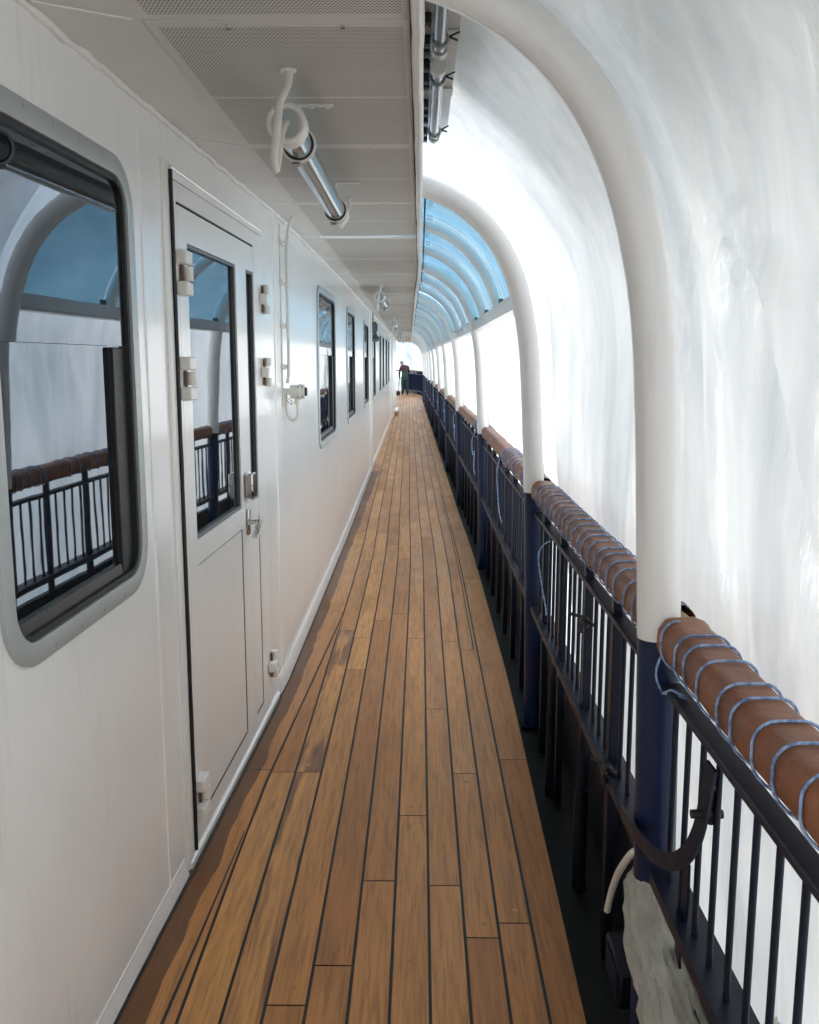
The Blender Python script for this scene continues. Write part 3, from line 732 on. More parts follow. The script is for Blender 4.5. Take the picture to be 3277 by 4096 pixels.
rl_labels = ['dark railing with thin bars in the lower right corner, nearest the viewer', 'navy railing between the first and second white posts', 'navy railing between the second and third white posts', 'navy railing between the third and fourth white posts']
for i in range(len(POS)-2):
    a_, b_ = POS[i], POS[i+1]
    xa, xb = .562+cx(a_), .562+cx(b_)
    L = b_ - a_
    lab = rl_labels[i] if i < 4 else f'distant navy railing just before the {["","","","","fifth","sixth","seventh","eighth","ninth","tenth","eleventh","farthest"][i]} white post'
    t = thing('railing', (xa, a_, 0), lab, 'railing', 'railing sections between the white posts', rz=-math.atan2(xb-xa, L))
    st = {0: [.9, 2.0], 1: [.53, .98, 1.53, 2.03]}.get(i) or [L*q/7 for q in range(1,7)]
    railing_parts(t, L, None, st, .104 if i else .100)

# dark bulwark plate under the rail
mb = MB(); ys = [-3.5 + .5*k for k in range(96)]
mb.sweep([(.66+cx(v), v, 0) for v in ys], [(-.004,-.088),(-.004,.37),(-.02,.385),(-.02,.395),(.012,.395),(.012,.37),(.004,.36),(.004,-.088)], fixed=((1,0,0),(0,0,1)))
o = mb.build('bulwark', M['bulwark'], None, (.66,0,0)); tag(o, 'dark low steel plate along the waterway, under the railing', 'bulwark')

# ------------------------------------------------------------------ wrapped handrails and cords
HX, HZ = .584, 1.088
HP = rrect(.108, .096, .036, 5)
hr_lab = ['brown wrapped handrail at the right edge, nearest the viewer', 'brown wrapped handrail between the first and second white posts, closely bound', 'brown wrapped handrail between the second and third white posts', 'brown wrapped handrail between the third and fourth white posts']
for i in range(8):
    a_, b_ = POS[i], POS[i+1]
    L = b_ - a_
    y0, y1 = a_ + (.06 if i else 0), b_ - .055
    lab = hr_lab[i] if i < 4 else f'distant brown handrail just before the {["","","","","fifth","sixth","seventh","eighth"][i]} white post'
    t = thing('handrail', (HX+cx(a_), a_, HZ), lab, 'handrail', 'wrapped handrails'); org = (HX+cx(a_), a_, HZ)
    n = int((y1-y0)/.02); ys = [y0 + (y1-y0)*q/n for q in range(n+1)]
    cen = lambda v: Vector((HX + cx(v) + .003*fbm(v*1.5, 2), v, HZ + .004*fbm(v*1.7, 5)))
    sc = [1 + .035*fbm(v*5, i*3.1) + (.09*math.exp(-((v-y1)/.03)**2)) + (.10*math.exp(-((v-y0)/.03)**2)) for v in ys]
    vs = []; N = len(HP)
    for q, v in enumerate(ys):
        c0 = cen(v)
        for j, (px, pz) in enumerate(HP):
            k2 = sc[q] * (1 + .03*fbm(v*9, j*.5, i)) ; vs.append((c0.x + px*k2, v + .012*fbm(j*.7, i, 2)*(q in (0, n)), c0.z + pz*k2))
    fs = [(q*N+j, q*N+(j+1)%N, (q+1)*N+(j+1)%N, (q+1)*N+j) for q in range(n) for j in range(N)]
    mb = MB(); mb.add(vs, fs); mb.build('wrapping', M['wrap'], t, org, smooth=60)
    mb = MB(); mb.sweep([(HX+cx(y0), y0-.05, HZ), (HX+cx(y1), y1+.05, HZ)], rrect(.085, .07, .022, 4), fixed=((1,0,0),(0,0,1))); mb.build('wooden_core', M['wood'], t, org)
    if i:   # upturned corner of the wrapping behind the near post
        mb = MB(); mb.add([(HX+cx(y0)-.02, y0+.02, HZ+.05), (HX+cx(y0)+.02, y0+.03, HZ+.052), (HX+cx(y0)+.012, y0+.0, HZ+.12), (HX+cx(y0)-.03, y0-.004, HZ+.115),
                               (HX+cx(y0)-.02, y0+.023, HZ+.05), (HX+cx(y0)+.02, y0+.033, HZ+.052), (HX+cx(y0)+.012, y0+.003, HZ+.12), (HX+cx(y0)-.03, y0-.001, HZ+.115)],
                          [(0,1,2,3),(7,6,5,4),(0,4,5,1),(1,5,6,2),(2,6,7,3),(3,7,4,0)]); mb.build('loose_corner', M['wrap'], t, org, smooth=0)
    # blue cord wound round it
    RP = rrect(.116, .104, .038, 5)
    def wind(ya, yb, turns, jit=.015):
        pts = []
        tot = int(turns*len(RP))
        sh = [rnd.uniform(-jit, jit) for _ in range(int(turns)+3)]
        for q in range(tot+1):
            j = q % len(RP); tu = q/len(RP); w = int(tu); f0 = max(0, (j-11)/13); f = f0*f0*(3-2*f0); v = ya + (yb-ya)*(w+f)/turns
            v += sh[w]*(1-f) + sh[w+1]*f
            # cord crosses the top square and advances underneath
            px, pz = RP[j]; c0 = cen(v); k2 = 1 + .03*fbm(v*5, i*3.1)
            pts.append((c0.x + px*k2, v, c0.z + pz*k2))
        return pts
    def cord(pts, lab, r=.0028):
        mb = MB(); mb.tube(pts, r, 6); o = mb.build('cord', M['rope'], None, pts[0], smooth=60)
        tag(o, lab, 'cord', 'blue cords on the handrail'); return o
    far = ["","","","","fifth","sixth","seventh","eighth"][i]
    if i == 0:
        w = wind(1.985, .55, 15.0)
        st = smoothpath([(.560,2.03,.955),(.535,1.99,.975),(.523,2.0,1.03),w[6]], 5)
        cord(list(reversed(smoothpath([(.565,1.90,.995),(.545,1.945,.997),(.54,1.97,.985),(.535,1.985,.975)],4))) + st[5:] + w[7:], 'blue cord bound round the handrail at the right edge')
    elif i == 1:
        w = wind(2.17, 4.34, 21.0, .012); cord(w, 'blue cord bound closely round the handrail between the first and second posts')
        cord(smoothpath([(.545,3.86,.955),(.515,3.88,.93),(.505,3.93,.87),(.51,3.86,.78),(.515,3.74,.70),(.512,3.70,.68)],5), 'loose blue cord end dangling in a bow before the railing bars', .0028)
    elif i == 2:
        w = wind(4.56, 5.0, 5.0, .02) ; w2 = wind(5.2, 6.2, 7.0, .02)
        cord(w2 + smoothpath([(.53,6.2,1.06),(.505,6.15,.98),(.50,6.0,.86),(.502,5.88,.75),(.51,5.78,.70)],5), 'blue cord bound on the handrail past the second post, its end hanging down', .003)
        cord(w, 'short blue cord binding beside the second white post')
    else:
        y_ = y0 + .05; w = wind(y_, y_ + .9, 7.0, .05)
        x_ = .53 + cx(a_)
        hang = smoothpath([w[-1], (x_-.02, y_+.85, .98), (x_-.03, y_+.7, .82), (x_-.02, y_+.6, .86), (x_-.03, y_+.5, .72), (x_-.02, y_+.45, .66)], 5)
        cord(w + hang, f'tangled blue cord on the handrail just beyond the {["","","","third","fourth","fifth","sixth","seventh"][i]} white post', .0034)

# ------------------------------------------------------------------ bits at the foot of the first post
mb = MB(); stations = [(.50,2.07,.5575,.052),(.46,2.068,.558,.055),(.40,2.05,.562,.061),(.34,2.01,.571,.066),(.27,1.96,.586,.068),(.19,1.89,.606,.076),(.10,1.81,.625,.088),(-.02,1.74,.635,.10),(-.085,1.72,.64,.105)]
ring_n = 90; vs = []
zs = []
for k in range(len(stations)-1):
    for q in range(9):
        f = q/9; zs.append(tuple(stations[k][c]*(1-f)+stations[k+1][c]*f for c in range(4)))
zs.append(stations[-1])
for q, (z, y, x, r) in enumerate(zs):
    for j in range(ring_n):
        a_ = 2*math.pi*j/ring_n
        f = 1 + min(1, q/6)*max(-.03, .10 + .34*fbm(math.cos(a_)*1.8+3, math.sin(a_)*1.8, z*6) + .30*(.35-abs(fbm(math.cos(a_)*3.2+z*5, math.sin(a_)*3.2, z*7+3))))
        ct = .012*fbm(math.cos(a_)*1.5, math.sin(a_)*1.5, 4) if q == 0 else 0
        vs.append((x + r*f*math.cos(a_), y + r*f*math.sin(a_), z + ct))
mb.add(vs, [(q*ring_n+j, q*ring_n+(j+1)%ring_n, (q+1)*ring_n+(j+1)%ring_n, (q+1)*ring_n+j) for q in range(len(zs)-1) for j in range(ring_n)])
o = mb.build('plastic_wrap', M['cloth'], None, (.6,2,0), smooth=60); tag(o, 'crumpled cream plastic wrapped round the foot of the nearest post', 'plastic wrap')
# second crumpled heap further out
mb = MB(); vs = []; n = 26
for a in range(n):
    for b in range(n):
        x = .60 + .17*a/(n-1); y = 1.50 + .34*b/(n-1); e = min(a, b, n-1-a, n-1-b)/6
        vs.append((x + .012*fbm(a*.3, b*.3, 8), y, .28*(a/(n-1)) + .02 + .05*min(1,e)*(.6 + fbm(a*.22, b*.25, 2)) + .016*fbm(a*.7, b*.7)))
mb.add(vs, [(a*n+b, (a+1)*n+b, (a+1)*n+b+1, a*n+b+1) for a in range(n-1) for b in range(n-1)])
o = mb.build('plastic_wrap', M['cloth'], None, (.66,1.6,0), smooth=60); tag(o, 'crumpled cream plastic heap behind the railing bars at the bottom edge', 'plastic wrap')
# bent strap bracket
st = thing('strap_bracket', (.54,1.9,.5), 'bent black flat iron strap hooked below the nearest post and up to the railing', 'bracket')
SO = (.54,1.9,.5)
flat = [(-.018,-.003),(.018,-.003),(.018,.003),(-.018,.003)]
p1 = smoothpath([(.522,2.25,.558),(.500,2.16,.60),(.494,2.06,.625),(.494,1.96,.642),(.500,1.86,.662),(.512,1.78,.692),(.526,1.725,.74),(.534,1.69,.80),(.537,1.667,.87),(.540,1.646,.96)], 7)
mb = MB(); mb.sweep(p1, flat, up=(1,0,0)); mb.build('hook', M['navyrail'], st, SO)
p2 = smoothpath([(.538,1.76,.71),(.548,1.79,.62),(.566,1.86,.50),(.59,1.96,.35),(.61,1.92,.28),(.63,1.86,.22)], 6)
mb = MB(); mb.sweep(p2, flat, up=(1,0,0)); mb.build('leg', M['navyrail'], st, SO)
mb = MB(); mb.tube([(.515,1.675,.85),(.575,1.675,.85)], .009, 8); mb.tube([(.553,1.675,.83),(.553,1.675,.90)], .006, 8); mb.build('bolt', M['black'], st, SO)
# white hose end, dark box, clamp
mb = MB(); mb.tube(smoothpath([(.53,2.08,.56),(.505,2.09,.535),(.50,2.19,.43),(.50,2.265,.33),(.50,2.305,.255)],6), .009, 10)
o = mb.build('hose_end', M['plastic'], None, (.5,2.28,.3)); tag(o, 'short white hose end sticking out beside the nearest navy foot', 'hose')
t = thing('junction_box', (.55,2.25,.1), 'black box fixed low beside the nearest navy foot', 'box')
mb = MB(); mb.box(.51,.60,2.17,2.36,.06,.16,bev=.006); mb.build('case', M['bulwark'], t, (.55,2.25,.1))
mb = MB(); mb.box(.505,.509,2.19,2.33,.075,.145,bev=.0015); mb.build('cover', M['navyrail'], t, (.55,2.25,.1))
mb = MB(); mb.tube([(.55,2.27,.16),(.55,2.28,.34),(.556,2.30,.52)], .006, 8); mb.build('conduit', M['bulwark'], t, (.55,2.25,.1))
for yv, zv, lb in ((2.98,.86,'black clamp with wing nut on the railing bars just beyond the nearest post'),(2.55,.545,'small dark bolt clamp on the lower bar just beyond the nearest post')):
    t = thing('pipe_clamp', (.545,yv,zv), lb, 'clamp')
    mb = MB(); mb.box(.525,.55,yv-.025,yv+.02,zv-.018,zv+.014,bev=.004); mb.build('jaw', M['black'], t, (.545,yv,zv))
    mb = MB(); mb.tube([(.50,yv+.04,zv+.012),(.53,yv+.01,zv+.01),(.56,yv-.05,zv-.002)],.006,8); mb.build('screw', M['black'], t, (.545,yv,zv))
    mb = MB(); mb.box(.515,.53,yv-.045,yv-.03,zv-.03,zv+.006,bev=.003); mb.build('wing_nut', M['black'], t, (.545,yv,zv))
# struts standing in the waterway
for k, (yv, lb) in enumerate(((3.0,'dark pipe strut in the waterway nearest the viewer'),(3.7,'second dark pipe strut in the waterway, beyond the nearest one'))):
    t = thing('strut', (.56,yv,-.09), lb, 'strut', 'pipe struts in the waterway')
    mb = MB(); mb.tube(smoothpath([(.60,yv+.05,.52),(.56,yv,.49),(.548,yv-.01,.40),(.546,yv-.01,.26)],5), .016, 12); mb.build('pipe', M['bulwark'], t, (.56,yv,-.09))
    mb = MB(); mb.tube([(.546,yv-.01,.27),(.546,yv-.01,-.085)], .024, 12); mb.build('socket', M['bulwark'], t, (.56,yv,-.09))

# ================================================================== WALL FITTINGS
yc = 4.985; xw = wx(yc)
cd = thing('conduit', (xw, yc, 1.5), 'white cable pipe running down the wall beside the door, held by small clips', 'conduit'); o_ = (xw, yc, 1.5)
mb = MB(); mb.tube(smoothpath([(xw+.07,yc-.05,CEIL),(xw+.05,yc-.03,2.375),(xw+.034,yc,2.30),(xw+.03,yc,2.1),(xw+.03,yc,1.85),(xw+.03,yc,1.66),(xw+.022,yc,1.58)],6), .0085, 10); mb.build('pipe', M['plastic'], cd, o_)
mb = MB(); mb.tube([(xw+.004,yc-.05,2.38),(xw+.004,yc-.05,1.46)], .004, 8); mb.build('wire', M['hinge'], cd, o_)
for z in (2.295,2.09,1.875,1.665):
    mb = MB(); mb.box(xw, xw+.022, yc-.07, yc+.0, z-.014, z+.014, bev=.003); c = mb.build('clip', M['hinge'], cd, o_)
    mb = MB(); mb.tube([(xw+.022,yc-.05,z),(xw+.025,yc-.05,z)], .004, 8); mb.build('screw', M['rust'], c, o_)
yc = 5.0; zc = 1.535; fx = thing('wall_socket', (xw, yc, zc), 'round cream socket with a black mouth sticking out of the wall beyond the door', 'socket'); o_ = (xw,yc,zc)
mb = MB(); mb.box(xw, xw+.035, yc-.02, yc+.02, zc-.017, zc+.017, bev=.004); mb.build('bracket', M['hinge'], fx, o_)
mb = MB(); mb.tube([(xw+.034,yc,zc),(xw+.038,yc,zc),(xw+.108,yc,zc),(xw+.112,yc,zc)], .037, 24, scale=[.94,1,1,.96]); mb.build('body', M['plastic'], fx, o_)
mb = MB(); mb.tube([(xw+.084,yc,zc),(xw+.094,yc,zc)], .042, 24); mb.build('flange', M['hinge'], fx, o_)
mb = MB(); mb.tube([(xw+.111,yc,zc),(xw+.123,yc,zc)], .026, 20, scale=[1,.8]); mb.build('mouth', M['black'], fx, o_)
for dz, dy in ((.03,.03),(-.03,.03),(.03,-.03),(-.03,-.03)):
    mb = MB(); mb.tube([(xw+.074,yc+dy*.9,zc+dz*.9),(xw+.104,yc+dy*.9,zc+dz*.9)], .004, 8); mb.build('screw', M['screw'], fx, o_)
mb = MB(); mb.tube([(xw+.07,yc,zc-.036),(xw+.07,yc,zc-.065)], .016, 14); mb.build('gland', M['hinge'], fx, o_)
mb = MB(); mb.tube(smoothpath([(xw+.070,yc,zc-.06),(xw+.073,yc,zc-.10),(xw+.066,yc,zc-.135),(xw+.045,yc,zc-.150),(xw+.022,yc,zc-.135),(xw+.012,yc,zc-.09),(xw+.010,yc,zc-.015)],6), .0085, 10); mb.build('cable', M['plastic'], fx, o_)
mb = MB(); mb.tube(smoothpath([(xw+.02,yc-.012,zc-.035),(xw+.038,yc-.018,zc-.045),(xw+.045,yc-.018,zc-.066),(xw+.035,yc-.018,zc-.063),(xw+.018,yc-.012,zc-.045)],5), .0018, 6); mb.build('chain', M['horn'], fx, o_)
# dark bell-shaped fixture on the pillar
yb = 14.75; xb = wx(yb)
bl = thing('signal_horn', (xb, yb, 2.1), 'dark grey box with a flared horn below, fixed on the wall beyond the pillar', 'horn'); o_ = (xb,yb,2.1)
mb = MB(); mb.box(xb+.005, xb+.085, yb-.06, yb+.06, 2.11, 2.28, bev=.012); hb = mb.build('housing', M['horn'], bl, o_)
mb = MB(); mb.box(xb+.085, xb+.10, yb-.045, yb+.045, 2.13, 2.25, bev=.005); mb.build('cover', M['horn'], hb, o_)
mb = MB(); prof = [(2.112,.028),(2.09,.030),(2.07,.045),(2.05,.072),(2.03,.088),(2.015,.092),(2.005,.07),(1.985,.045),(1.975,.02)]
vs = [(xb+.06+r*math.cos(6.2832*j/20), yb+r*math.sin(6.2832*j/20), z) for z, r in prof for j in range(20)]
mb.add(vs, [(q*20+j,q*20+(j+1)%20,(q+1)*20+(j+1)%20,(q+1)*20+j) for q in range(len(prof)-1) for j in range(20)] + [tuple(range(160,180)), tuple(range(19,-1,-1))]); mb.build('flare', M['horn'], bl, o_)
mb = MB(); mb.tube([(xb+.03,yb,2.28),(xb+.03,yb,2.42)], .008, 8); mb.build('stem', M['horn'], bl, o_)
# step block at the end of the deckhouse
t = thing('step_block', (-.80,30.4,0), 'small white step with a brown underside at the far end of the deckhouse', 'step')
mb = MB(); mb.box(-.86,-.70,29.2,31.2,.10,.17,bev=.01); mb.build('tread', M['trim'], t, (-.80,30.4,0))
mb = MB(); mb.box(-.86,-.71,29.25,31.1,-.0,.097,bev=.004); mb.build('base', M['wood'], t, (-.80,30.4,0))

# ================================================================== PLASTIC SHEETING
SP = [(-1.6,2.56),(-.9,2.80),(-.35,2.80),(.0,2.735),(.13,2.672),(.24,2.56),(.36,2.42),(.455,2.28),(.535,2.10),(.585,1.92),(.612,1.72),(.632,1.45),(.652,1.20),(.665,1.08),(.70,.85),(.735,.5),(.765,.1),(.79,-.4),(.80,-1.2)]
prof3 = smoothpath([(x,0,z) for x, z in SP], 9)
ysn = []
y = -4.2
while y < 53:
    ysn.append(y); y += .035 if y < 5.2 else .07 if y < 13 else .2
mb = MB(); vs = []; n = len(prof3)
for y in ysn:
    dn = min(abs(y - p) for p in YP)
    nb = max([p for p in YP if p <= y] or [-.4]); nx = min([p for p in YP if p > y] or [54])
    span = max(.5, nx - nb); u_ = (y - nb)/span
    bulge = math.sin(math.pi*min(1, max(0, u_)))**.7
    sc = cx(y)
    for j, p in enumerate(prof3):
        t = (prof3[min(j+1,n-1)] - prof3[max(j-1,0)]).normalized(); nr = Vector((-t.z, 0, t.x))
        if nr.x < 0 and nr.z < .2: nr = -nr
        if nr.z < -.3: nr = -nr
        w = min(1, max(0, (2.6 - p.z)/.5))
        # folds fan out below the posts; sheet bellies out between them
        fold = .030*fbm(y*1.1, p.z*.7, 3) + .016*fbm(y*3.4 + .5*p.z, p.z*.8, 7) + .007*fbm(y*9 + 1.3*p.z, p.z*1.2, 11)
        fan = .020*math.exp(-(dn/(.06+.25*max(0, 2.2-p.z)*.6))**2)*math.sin(38*dn + 3*p.z)*min(1, max(0, (2.3-p.z)))
        pl = 0
        for sp_ in YP[:5]:
            if abs(y - sp_) > 1.9: continue
            dy, dz = y - sp_, 2.02 - p.z
            r_ = math.hypot(dy, dz)
            if r_ < .02: continue
            an = math.atan2(dy, dz)
            if abs(an) < 1.25: pl += math.sin(an*17 + 2.2*fbm(sp_, r_*1.2, 3) + sp_)*(.6 + .8*fbm(an*3, r_, sp_))*math.exp(-r_/.75)*r_/(r_+.12)
        fan = fan*.4 + .026*pl
        # one long curling fold beside the nearest arch
        if y < 2.05 and p.z < 2.0:
            ex = (2.0 - p.z) - .05 - 1.15*(2.02 - y) - .10*math.sin(5*y)
            fan += .035*math.exp(-(ex/.085)**2)*min(1, (2.05-y)*4) - .02*math.exp(-((ex+.17)/.09)**2)
        d = w*(.055*bulge*min(1, max(.25, (p.z-.9)*1.2)) + (fold + .022)*min(1, dn*6 + .25) + fan)
        if y > 4.45: d *= .8
        q = p + nr*max(-.004, d)
        vs.append((q.x + sc, y, q.z))
fs = [(a*n+j, a*n+j+1, (a+1)*n+j+1, (a+1)*n+j) for a in range(len(ysn)-1) for j in range(n-1)]
ksp = next(k for k, y in enumerate(ysn) if y > 4.47); kb = next(k for k, y in enumerate(ysn) if y > .72)
for k0, k1, mt, lab in ((0, kb, 'thin', 'plastic sheeting at the viewer\'s right shoulder, before the nearest post'), (kb, ksp, 'sheet', 'milky white plastic sheeting behind the two nearest white posts'), (ksp, len(ysn)-1, 'thin', 'thin bright plastic sheeting outside the canopy and the farther posts')):  # first piece is unseen, made thin and bright to light the near wall
    mb = MB(); mb.add(vs[k0*n:(k1+1)*n], [(a*n+j, a*n+j+1, (a+1)*n+j+1, (a+1)*n+j) for a in range(k1-k0) for j in range(n-1)])
    o = mb.build('plastic_sheeting', M[mt], None, (.6,0,0), smooth=80, fix=False); tag(o, lab, 'plastic sheeting')
# unseen slab added outside the sheeting to shade its nearest upper stretch
mb = MB(); mb.box(-.5, 1.9, .3, 3.7, 2.98, 3.10, bev=.02); tag(mb.build('overhead_slab', M['roof'], None, (0,0,3)), kind='structure')
# end tarpaulin closing the bow, and its diagonal lashed pieces
mb = MB(); n1, n2 = 60, 30; vs = []
for a in range(n1+1):
    x = -5.5 + 6.9*a/n1
    for b in range(n2+1):
        z = -1.0 + 6.0*b/n2
        y = 54.6 - 1.2*max(0, x+.4)**1.5 - .45*max(0, z-1) + .25*fbm(x*.9 + z*.8, z*.5, 6) + .10*fbm(x*3+z*2, z*2)
        vs.append((x, y, z))
mb.add(vs, [(a*(n2+1)+b, (a+1)*(n2+1)+b, (a+1)*(n2+1)+b+1, a*(n2+1)+b+1) for a in range(n1) for b in range(n2)])
o = mb.build('end_tarpaulin', M['tarp'], None, (-2,54,1), smooth=80, fix=False); tag(o, 'bright white tarpaulin closing the far end behind the bent figure', 'tarpaulin')
mb = MB(); vs = []
P0, P1, P2, P3 = Vector((-1.0,47.5,2.72)), Vector((.30,44.6,1.15)), Vector((.26,45.0,2.6)), Vector((-.95,47.6,3.0))
for a in range(25):
    for b in range(13):
        f, g_ = a/24, b/12
        p = (P0*(1-f)+P1*f)*(1-g_) + (P3*(1-f)+P2*f)*g_
        p += Vector((.03*fbm(f*3,g_*4), .1*fbm(f*5+g_*3,g_*2,3), -.10*math.sin(math.pi*f)*(1-g_)))
        vs.append(p)
mb.add(vs, [(a*13+b,(a+1)*13+b,(a+1)*13+b+1,a*13+b+1) for a in range(24) for b in range(12)])
o = mb.build('hanging_tarpaulin', M['tarp'], None, (-.3,46,2), smooth=80, fix=False); tag(o, 'white tarpaulin hanging diagonally from the ceiling end to the far railing', 'tarpaulin')

# ================================================================== BOW RAILING
br = thing('bow_railing', (-.4,48,0), 'dark navy railing curving across the far end of the deck behind the bent figure', 'railing'); o_ = (-.4,48,0)
bp = smoothpath([(.16,43.6,0),(.13,45.0,0),(.02,46.6,0),(-.35,48.6,0),(-.85,50.0,0),(-1.5,51.0,0),(-2.6,51.6,0)],6)
mb = MB(); mb.sweep([p+Vector((0,0,1.16)) for p in bp], rrect(.07,.06,.02,2)); mb.build('top_rail', M['wrap'], br, o_)
bp = [p for p in bp if p.x > -.93]
mb = MB(); mb.sweep([p+Vector((0,0,1.0)) for p in bp], rrect(.05,.04,.005,1)); mb.build('top_bar', M['navyrail'], br, o_)
mb = MB(); mb.sweep([p+Vector((0,0,.18)) for p in bp], rrect(.06,.05,.005,1)); mb.build('bottom_bar', M['navyrail'], br, o_)
acc = 0; last = bp[0]
for p in bp[1:]:
    acc += (p-last).length; last = p
    mb = MB(); mb.box(p.x-.03,p.x+.03,p.y-.03,p.y+.03,0,1.13); mb.build('stanchion', M['navyrail'], br, o_)
d_ = 0
for a, b in zip(bp[:-1], bp[1:]):
    for q in range(1,4):
        p = a.lerp(b, q/4); mb = MB(); mb.box(p.x-.018,p.x+.018,p.y-.018,p.y+.018,.2,.98); mb.build('baluster', M['navy'], br, o_)

# ================================================================== PERSON
PY, PX = 46.0, -.74
px0 = PX
per = thing('person', (px0,PY,0), 'bent figure in green overalls, maroon shirt and cap at the far end of the deck', 'person')
J = {'pel':(0,0,.86,.155),'sp1':(0,.03,1.02,.15),'sp2':(-.01,.08,1.18,.165),'ch':(-.03,.13,1.33,.15),'nk':(-.10,.21,1.44,.062),'hd':(-.15,.27,1.50,.088),'hd2':(-.165,.29,1.575,.082),
     'hl':(-.10,0,.80,.105),'kl':(-.115,.03,.46,.08),'al':(-.12,-.01,.10,.055),'tl':(-.13,.14,.05,.04),
     'hr':(.10,0,.80,.105),'kr':(.12,.02,.46,.08),'ar':(.125,-.02,.10,.055),'tr':(.135,.13,.05,.04),
     'sl':(-.20,.14,1.36,.07),'el':(-.27,.20,1.08,.05),'wl':(-.27,.30,.86,.035),'fl':(-.27,.33,.77,.032),
     'sr':(.16,.15,1.36,.07),'er':(.20,.24,1.10,.05),'wr':(.06,.34,.96,.035),'fr':(-.02,.37,.92,.03)}
E_ = [('pel','sp1'),('sp1','sp2'),('sp2','ch'),('ch','nk'),('nk','hd'),('hd','hd2'),('pel','hl'),('hl','kl'),('kl','al'),('al','tl'),('pel','hr'),('hr','kr'),('kr','ar'),('ar','tr'),
      ('ch','sl'),('sl','el'),('el','wl'),('wl','fl'),('ch','sr'),('sr','er'),('er','wr'),('wr','fr')]
keys = list(J); me = bpy.data.meshes.new('body'); me.from_pydata([J[k][:3] for k in keys], [(keys.index(a), keys.index(b)) for a, b in E_], [])
tmp = bpy.data.objects.new('body', me); col.objects.link(tmp)
tmp.modifiers.new('skin', 'SKIN'); sub = tmp.modifiers.new('sub', 'SUBSURF'); sub.levels = 2; sub.render_levels = 2
for i, k in enumerate(keys): me.skin_vertices[0].data[i].radius = (J[k][3], J[k][3]); me.skin_vertices[0].data[i].use_root = (k == 'pel')
dg = bpy.context.evaluated_depsgraph_get(); bme = bpy.data.meshes.new_from_object(tmp.evaluated_get(dg)); bpy.data.objects.remove(tmp)
body = bpy.data.objects.new('body', bme); col.objects.link(body); body.parent = per
bme.materials.clear()
for m in ('green','maroon','skin','boot'): bme.materials.append(M[m])
for p in bme.polygons:
    c = p.center; p.use_smooth = True
    if c.z < .12: k = 3
    elif c.z > 1.455: k = 2
    elif (c.z < .89 and c.y > .285): k = 2
    elif abs(c.x) > .175 and c.z > .85: k = 1
    elif c.z > 1.17 and not (abs(c.x) < .03 and c.y < .06): k = 1
    elif c.y > .27 and c.z < 1.1: k = 1
    else: k = 0
    p.material_index = k
mb = MB(); vs = []; hc = Vector((-.155,.27,1.565))
for q in range(7):
    f = q/6*1.5
    for j in range(16):
        a = 6.2832*j/16; vs.append(hc + Vector((.098*math.cos(f)*math.cos(a), .105*math.cos(f)*math.sin(a), .075*math.sin(f))))
mb.add(vs, [(q*16+j,q*16+(j+1)%16,(q+1)*16+(j+1)%16,(q+1)*16+j) for q in range(6) for j in range(16)] + [tuple(range(96,112))])
mb.add([hc+Vector((x_,y_,z_)) for x_,y_,z_ in ((-.07,.08,.01),(.05,.09,.01),(.02,.17,-.03),(-.06,.165,-.03),(-.07,.08,.0),(.05,.09,.0),(.02,.17,-.038),(-.06,.165,-.038))], [(0,1,2,3),(7,6,5,4),(0,4,5,1),(1,5,6,2),(2,6,7,3),(3,7,4,0)])
mb.build('cap', M['cap'], per, (0,0,0), smooth=50)
for sx_ in (-.06,.06):
    mb = MB(); mb.sweep(smoothpath([(sx_,-.115,1.14),(sx_*.8,-.045,1.28),(sx_*1.1-.02,.06,1.42),(sx_*1.3-.03,.15,1.47)],4), [(-.02,-.006),(.02,-.006),(.02,.006),(-.02,.006)], up=(0,-1,.5)); mb.build('strap', M['boot'], per, (0,0,0))
mp_ = thing('mop', (px0-.30,PY+.36,0), 'long handled scrubber held down to the deck by the bent figure', 'mop')
mb = MB(); mb.tube([(px0-.02,PY+.38,1.0),(px0-.27,PY+.34,.78),(px0-.33,PY+.33,.16)], .016, 8); mb.build('handle', M['wood'], mp_, (px0-.30,PY+.36,0))
mb = MB(); mb.box(px0-.42,px0-.24,PY+.24,PY+.42,.003,.20,bev=.02); mb.build('scrubber_head', M['boot'], mp_, (px0-.30,PY+.36,0))

# unseen bulkhead added behind the viewer to keep light out of the passage
mb = MB(); mb.box(-1.2,.75,-4.1,-4.0,-.08,2.44); o = mb.build('aft_light_block', M['wall'], None, (0,-4,0), smooth=0); tag(o, 'unseen white bulkhead added behind the viewer to block light', 'bulkhead')

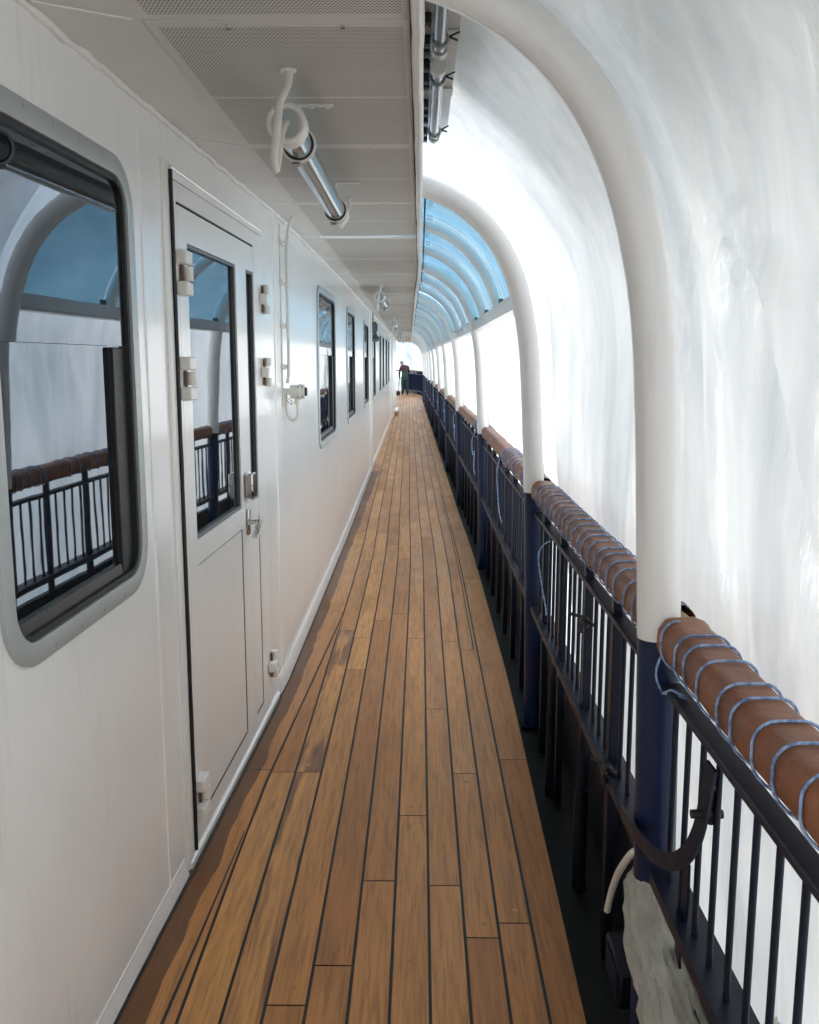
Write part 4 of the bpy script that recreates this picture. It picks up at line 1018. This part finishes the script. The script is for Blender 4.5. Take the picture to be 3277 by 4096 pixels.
# ================================================================== LIGHT, WORLD, CAMERA
SUN_EL, SUN_AZ = 34, 78         # azimuth measured from +Y towards +X
w = bpy.data.worlds.new('World'); scene.world = w; w.use_nodes = True; nt = w.node_tree
bg = nt.nodes['Background']; sky = nt.nodes.new('ShaderNodeTexSky'); sky.sky_type = 'NISHITA'; sky.sun_disc = False
sky.sun_elevation = R(SUN_EL); sky.sun_rotation = R(SUN_AZ); sky.air_density = 1.2; sky.dust_density = 2.0
nt.links.new(sky.outputs[0], bg.inputs[0]); bg.inputs[1].default_value = .15
sd = bpy.data.lights.new('sun', 'SUN'); sd.energy = 1.5; sd.angle = R(16); sd.color = (1, 1, 1)
so = bpy.data.objects.new('sun', sd); col.objects.link(so)
dirv = Vector((math.sin(R(SUN_AZ))*math.cos(R(SUN_EL)), math.cos(R(SUN_AZ))*math.cos(R(SUN_EL)), math.sin(R(SUN_EL))))
so.rotation_euler = (-dirv).to_track_quat('-Z', 'Y').to_euler(); so.location = dirv*60

F_, TH = 1980.0, math.atan((1078-758)/1980.0)
cam = bpy.data.cameras.new('camera'); cam.sensor_fit = 'HORIZONTAL'; cam.sensor_width = 36; cam.lens = 36*F_/1725; cam.clip_start = .02; cam.clip_end = 1500
co = bpy.data.objects.new('camera', cam); col.objects.link(co); co.location = (0,0,1.7)
co.rotation_euler = (math.pi/2 - TH, 0, math.atan((885-862.5)*math.cos(TH)/F_)); scene.camera = co

scene.render.engine = 'CYCLES'
cy = scene.cycles; cy.use_denoising = True; cy.max_bounces = 12; cy.diffuse_bounces = 7; cy.glossy_bounces = 4; cy.transmission_bounces = 6; cy.transparent_max_bounces = 12
cy.sample_clamp_indirect = 4; cy.caustics_reflective = False; cy.caustics_refractive = False
try: cy.denoiser = 'OPENIMAGEDENOISE'; cy.denoising_input_passes = 'RGB_ALBEDO_NORMAL'
except Exception: pass
vs_ = scene.view_settings; vs_.view_transform = 'Standard'; vs_.look = 'None'; vs_.exposure = 1.7; vs_.gamma = 1.0; vs_.use_curve_mapping = False
